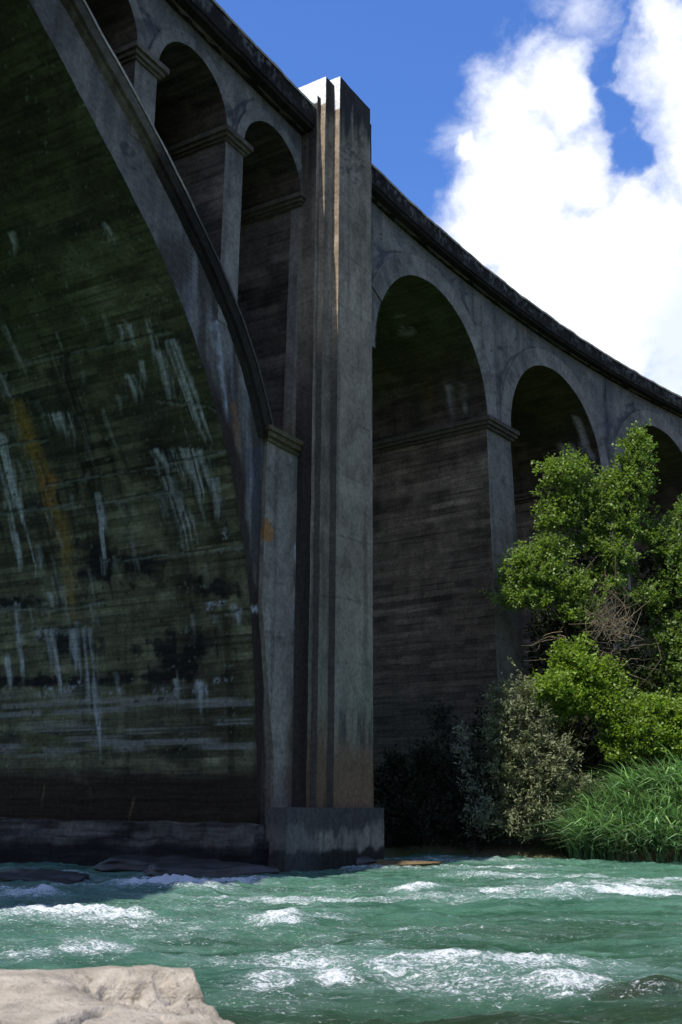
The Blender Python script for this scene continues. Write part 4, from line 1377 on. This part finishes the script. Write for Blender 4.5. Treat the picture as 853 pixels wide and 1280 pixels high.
def plant(name, base_px, Y, clumps_px, n_leaves, L, Wd, colr, label, cat, mat, twig=14, tl=0.35, trunk_r=0.12, droop=0.0, yf=0.25, yellow=(0.16, 0.17, 0.03), depth=1.0, seed=1, var=0.25, fork=0.35, bare=0, group=None, spread=1.0):
    """clumps_px: (px, py, rx px, ry px, extra depth m)"""
    bx = at(base_px, 1000, Y)[0]
    bz = float(ground_z(np.array([bx]), np.array([Y]))[0]) - 0.25
    root = empty(name, (float(bx), float(Y), bz))
    tag(root, label, cat, group)
    cl = []
    for (px, py, rx, ry, dy) in clumps_px:
        c = at(px, py, Y + dy)
        k = (Y + dy) / 1290.0
        cl.append((c, np.array([rx * k, max(0.35, 0.5 * (rx + ry) * k) * depth, ry * k]), rx * ry))
    C, D, I = clump_points(feather(cl), n_leaves, twig, tl, seed=seed)
    V, T, col = leaves(C, D, L, Wd, leaf_colour(I, colr, var, yellow, yf), droop, spread=spread)
    link("crown", raw_mesh("crown", V, tris=T, col=col), mat, root, "stuff")
    b = np.array((bx, Y, bz))
    zt = max(c[0][2] for c in cl)
    f = b + np.array([(np.mean([c[0][0] for c in cl]) - bx) * 0.5, 0.7, (zt - bz) * fork])
    V, q = tubes([limb(b, f, trunk_r, trunk_r * 0.75, 10, 0.08, seed)], 9)
    link("trunk", raw_mesh("trunk", V, quads=q, smooth=True), M_BARK, root)
    br = []
    for k, (c, rad, wt) in enumerate(cl):
        start = f if c[2] > f[2] else b + (f - b) * 0.6
        br.append(limb(start, c + np.array([0, 0.2, 0.0]), trunk_r * 0.4, 0.01, 10, 0.16, seed + k))
        for m in range(5):
            d = RNG.normal(size=3); d /= np.linalg.norm(d); d[2] = abs(d[2]) * 0.8
            br.append(limb(c - 0.3 * rad * np.array([0, 0, 1]), c + d * rad * 0.95, trunk_r * 0.22, 0.006, 7, 0.2, seed * 3 + k * 7 + m))
    V, q = tubes(br, 5)
    link("branches", raw_mesh("branches", V, quads=q, smooth=True), M_BARK, root)
    return root, cl, f


# tall bright tree before the second pier
GREEN = (0.135, 0.205, 0.045)
tree, tcl, tf = plant("poplar_tree", 735, 36.5, [(797, 548, 9, 16, 0), (793, 572, 20, 26, 0), (785, 612, 32, 34, 0.2), (770, 655, 36, 36, 0.2), (705, 597, 28, 30, -0.2), (742, 632, 34, 32, 0), (700, 650, 30, 34, 0), (738, 684, 30, 20, 0.3),
      (690, 690, 26, 22, -0.3), (668, 720, 34, 26, -0.6), (655, 750, 26, 22, -0.7), (700, 745, 36, 24, -0.5), (725, 770, 26, 16, -0.6), (775, 712, 14, 14, 0.2), (803, 750, 16, 18, 0), (742, 722, 16, 10, 0.2), (774, 696, 18, 20, -0.4), (768, 738, 16, 12, -0.5), (655, 700, 14, 12, -0.6)],
      46000, 0.115, 0.08, GREEN, "tall bright green tree with forked top standing before the tall viaduct piers", "tree", M_LEAF, trunk_r=0.16, seed=3, twig=13, tl=0.34, yf=0.4, yellow=(0.20, 0.22, 0.05), depth=0.8)
# bare dry twigs in its lower crown
br = []
for k in range(70):
    a = at(RNG.uniform(735, 790), RNG.uniform(782, 806), 35.4 + RNG.uniform(-0.4, 0.4))
    e = at(RNG.normal(768, 15), RNG.normal(752, 17), 35.2 + RNG.uniform(-0.8, 0.6))
    br.append(limb(a, e, 0.009, 0.0025, 6, 0.4, k))
for k in range(60):
    a = at(RNG.uniform(690, 790), RNG.uniform(770, 840), 35.6 + RNG.uniform(-0.5, 0.8))
    e = a + np.array([RNG.uniform(-1.6, 1.6), RNG.uniform(-0.4, 0.4), RNG.uniform(-0.8, 0.6)])
    br.append(limb(a, e, 0.011, 0.003, 7, 0.35, 300 + k))
V, q = tubes(br, 4)
link("bare_twigs", raw_mesh("bare_twigs", V, quads=q), M_DRYWOOD, tree, "stuff")

plant("poplar_tree", 850, 37.0, [(838, 690, 26, 44, 0), (852, 740, 38, 44, 0), (830, 790, 26, 40, 0.2), (860, 820, 40, 50, 0), (815, 860, 24, 34, 0.4), (880, 700, 40, 60, 0), (850, 880, 36, 40, 0), (900, 800, 50, 70, 0.3), (905, 640, 40, 50, 0.4), (815, 672, 14, 18, 0)],
      36000, 0.12, 0.085, (0.12, 0.185, 0.045), "loose green tree with slender stems at the right edge of the view", "tree", M_LEAF, trunk_r=0.14, seed=5, yf=0.3, depth=0.8)
plant("elm_shrub", 720, 34.8, [(718, 838, 28, 26, 0), (745, 858, 28, 22, 0), (700, 868, 32, 24, -0.2), (728, 884, 34, 22, 0), (757, 872, 16, 14, 0), (710, 820, 12, 14, 0), (680, 880, 18, 16, -0.2)],
      24000, 0.11, 0.08, (0.165, 0.25, 0.035), "bright yellow green shrub below the tall tree", "shrub", M_LEAF, trunk_r=0.06, seed=7, yf=0.4, depth=0.8)
plant("elm_shrub", 800, 34.6, [(800, 893, 30, 26, 0), (778, 915, 24, 24, 0), (838, 905, 30, 26, 0), (815, 925, 36, 22, -0.2), (870, 900, 34, 34, 0), (850, 935, 30, 22, -0.2), (785, 945, 20, 20, 0)],
      22000, 0.11, 0.08, (0.155, 0.24, 0.035), "yellow green rounded shrub directly above the reed bank", "shrub", M_LEAF, trunk_r=0.06, seed=8, yf=0.4, depth=0.8)
plant("willow_shrub", 650, 34.3, [(640, 880, 26, 26, 0), (632, 920, 26, 30, 0), (655, 900, 30, 28, 0), (640, 965, 34, 36, 0), (675, 950, 34, 34, 0), (650, 1005, 34, 34, -0.1), (690, 985, 36, 28, -0.1), (672, 1030, 34, 24, -0.2), (720, 1000, 34, 22, -0.1), (640, 1035, 24, 24, -0.1), (625, 950, 14, 26, 0), (705, 1030, 26, 26, 0)],
      24000, 0.16, 0.05, (0.17, 0.19, 0.105), "grey green willow bush hanging over the water beside the last bare pier", "shrub", M_WILLOW, trunk_r=0.07, droop=0.25, seed=9, yf=0.25, yellow=(0.22, 0.19, 0.10), depth=0.8)
plant("willow_shrub", 593, 33.6, [(588, 975, 9, 30, 0), (594, 1010, 12, 28, 0), (600, 1040, 12, 22, 0), (578, 940, 6, 22, 0), (610, 1025, 12, 16, 0)],
      420, 0.15, 0.05, (0.16, 0.17, 0.12), "thin silvery willow sprig rising from the shaded water edge", "shrub", M_WILLOW, trunk_r=0.02, droop=0.1, seed=10, yf=0.1, twig=9)
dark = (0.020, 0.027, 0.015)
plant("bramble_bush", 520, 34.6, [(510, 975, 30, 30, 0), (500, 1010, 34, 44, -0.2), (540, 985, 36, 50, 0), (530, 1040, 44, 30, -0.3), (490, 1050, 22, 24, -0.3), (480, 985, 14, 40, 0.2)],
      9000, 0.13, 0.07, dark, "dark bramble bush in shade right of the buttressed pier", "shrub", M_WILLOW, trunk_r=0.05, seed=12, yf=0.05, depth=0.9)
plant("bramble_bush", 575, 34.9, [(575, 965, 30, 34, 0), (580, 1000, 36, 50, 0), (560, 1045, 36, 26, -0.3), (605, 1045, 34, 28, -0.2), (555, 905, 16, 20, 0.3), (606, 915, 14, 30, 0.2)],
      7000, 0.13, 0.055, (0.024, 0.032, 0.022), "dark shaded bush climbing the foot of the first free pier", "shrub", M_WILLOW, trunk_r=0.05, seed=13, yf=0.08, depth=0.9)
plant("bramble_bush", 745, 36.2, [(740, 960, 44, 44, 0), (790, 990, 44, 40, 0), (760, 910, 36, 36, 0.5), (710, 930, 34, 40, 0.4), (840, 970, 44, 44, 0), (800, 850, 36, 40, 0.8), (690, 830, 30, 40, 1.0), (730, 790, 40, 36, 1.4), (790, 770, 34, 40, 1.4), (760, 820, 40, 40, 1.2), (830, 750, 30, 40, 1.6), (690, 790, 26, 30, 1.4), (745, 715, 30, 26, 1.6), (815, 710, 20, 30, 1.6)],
      22000, 0.15, 0.09, (0.035, 0.05, 0.02), "dark thicket in the gap behind the bright shrubs", "shrub", M_WILLOW, trunk_r=0.06, seed=14, yf=0.05, depth=0.9)  # upper clumps: dark leaves added behind the tree as its shaded interior


# ------------------------------------------------------------------ reed bank
def blades(n, basef, hmin, hmax, lean, wid, colr, seed, var=0.25):
    t = np.linspace(0, 1, 5)
    B = basef(n)
    H = RNG.uniform(hmin, hmax, n)
    az = RNG.normal(lean[0], lean[1], n)
    ln = RNG.uniform(0.45, 1.25, n)
    dx, dy = np.cos(az), np.sin(az)
    px = np.stack([-dy, dx, 0 * dx], -1)
    V = []
    for k in t:
        c = B + np.stack([dx * ln * H * 0.85 * k ** 1.8, dy * ln * H * 0.85 * k ** 1.8, H * (k - 0.55 * ln * k ** 2.3)], -1)
        w_ = wid * (1 - 0.92 * k ** 1.6)
        V += [c - px * w_ / 2, c + px * w_ / 2]
    V = np.stack(V, 1)
    b = np.arange(n)[:, None, None] * 10
    q = b + np.array([[2 * k, 2 * k + 1, 2 * k + 3, 2 * k + 2] for k in range(4)])[None]
    c = np.tile(np.asarray(colr), (n, 1)) * (1 + var * RNG.normal(size=n))[:, None]
    return V.reshape(-1, 3), q.reshape(-1, 4), np.repeat(np.clip(c, 0.01, 0.6), 10, 0)


def reed_base(n):
    out = []
    while len(out) < n:
        px = RNG.uniform(716, 960, n); Y = RNG.uniform(31.3, 34.6, n)
        x = at(px, 1000, 1.0)[0] * Y if False else np.array([at(p, 1000, 1.0)[0] for p in px]) * Y
        front = np.interp(px, [702, 730, 800, 960], [33.6, 32.4, 31.7, 31.4])
        hz = np.interp(px, [702, 740, 800, 853, 960], [0.1, 0.75, 1.35, 1.7, 1.9]) * sm(0, 2.2, Y - front)
        ok = Y > front
        out += list(np.c_[x, Y, WATER_Z - 0.05 + hz][ok])
    return np.array(out[:n])


TUFT = reed_base(330)
TAZ = RNG.normal(3.6, 0.75, 330)


def tuft_base(n):
    global _pick
    _pick = RNG.integers(0, 330, n)
    return TUFT[_pick] + RNG.normal(size=(n, 3)) * np.array([0.16, 0.16, 0.03])


_b0 = blades


def tuft_blades(n, hmin, hmax, jit, wid, colr, seed, var):
    B = tuft_base(n)
    pk = _pick.copy()
    v_, q_, c_ = _b0(n, lambda m: B, hmin, hmax, (0.0, 0.0), wid, colr, seed, var)
    # turn every blade about its own root so that a tuft fans out to one side
    az = TAZ[pk] + RNG.normal(0, jit, n)
    v_ = v_.reshape(n, 10, 3) - B[:, None]
    ca, sa = np.cos(az)[:, None], np.sin(az)[:, None]
    x_, y_ = v_[..., 0] * ca - v_[..., 1] * sa, v_[..., 0] * sa + v_[..., 1] * ca
    hs = (0.75 + 0.5 * _hash(pk, pk * 3, pk * 7, 4))[:, None]
    v_ = np.stack([x_ * hs, y_ * hs, v_[..., 2] * hs], -1) + B[:, None]
    tc = (0.75 + 0.5 * _hash(pk, pk * 5, pk, 9))
    return v_.reshape(-1, 3), q_, c_ * np.repeat(tc, 10)[:, None]


parts_ = [tuft_blades(9000, 0.9, 2.0, 0.55, 0.042, (0.115, 0.215, 0.10), 1, 0.35),
          tuft_blades(6000, 0.8, 2.3, 1.2, 0.05, (0.22, 0.35, 0.19), 3, 0.45),
          tuft_blades(900, 1.0, 2.0, 1.2, 0.034, (0.34, 0.33, 0.19), 4, 0.2)]
off_, V, q, c = 0, [], [], []
for (v_, q_, c_) in parts_:
    V.append(v_); q.append(q_ + off_); c.append(c_); off_ += len(v_)
V, q, c = np.concatenate(V), np.concatenate(q), np.concatenate(c)
o = link("reed_bed", raw_mesh("reed_bed", V, quads=q, col=c), M_REED)
tag(o, "dense bank of fresh green reeds leaning over the water", "reeds", kind="stuff")


def dry_base(n):
    px = RNG.uniform(765, 960, n)
    Y = np.interp(px, [702, 730, 800, 960], [33.6, 32.4, 31.7, 31.4]) + RNG.uniform(-0.2, 0.15, n)
    x = np.array([at(p, 1000, 1.0)[0] for p in px]) * Y
    return np.c_[x, Y, np.full(n, WATER_Z - 0.02) + RNG.uniform(0, 0.3, n)]


V, q, c = blades(2600, dry_base, 0.15, 0.5, (4.2, 1.6), 0.028, (0.34, 0.25, 0.13), 2, 0.4)
o = link("dry_grass", raw_mesh("dry_grass", V, quads=q, col=c), M_REED)
tag(o, "straw coloured dead grass along the water under the reeds", "dry grass", kind="stuff")
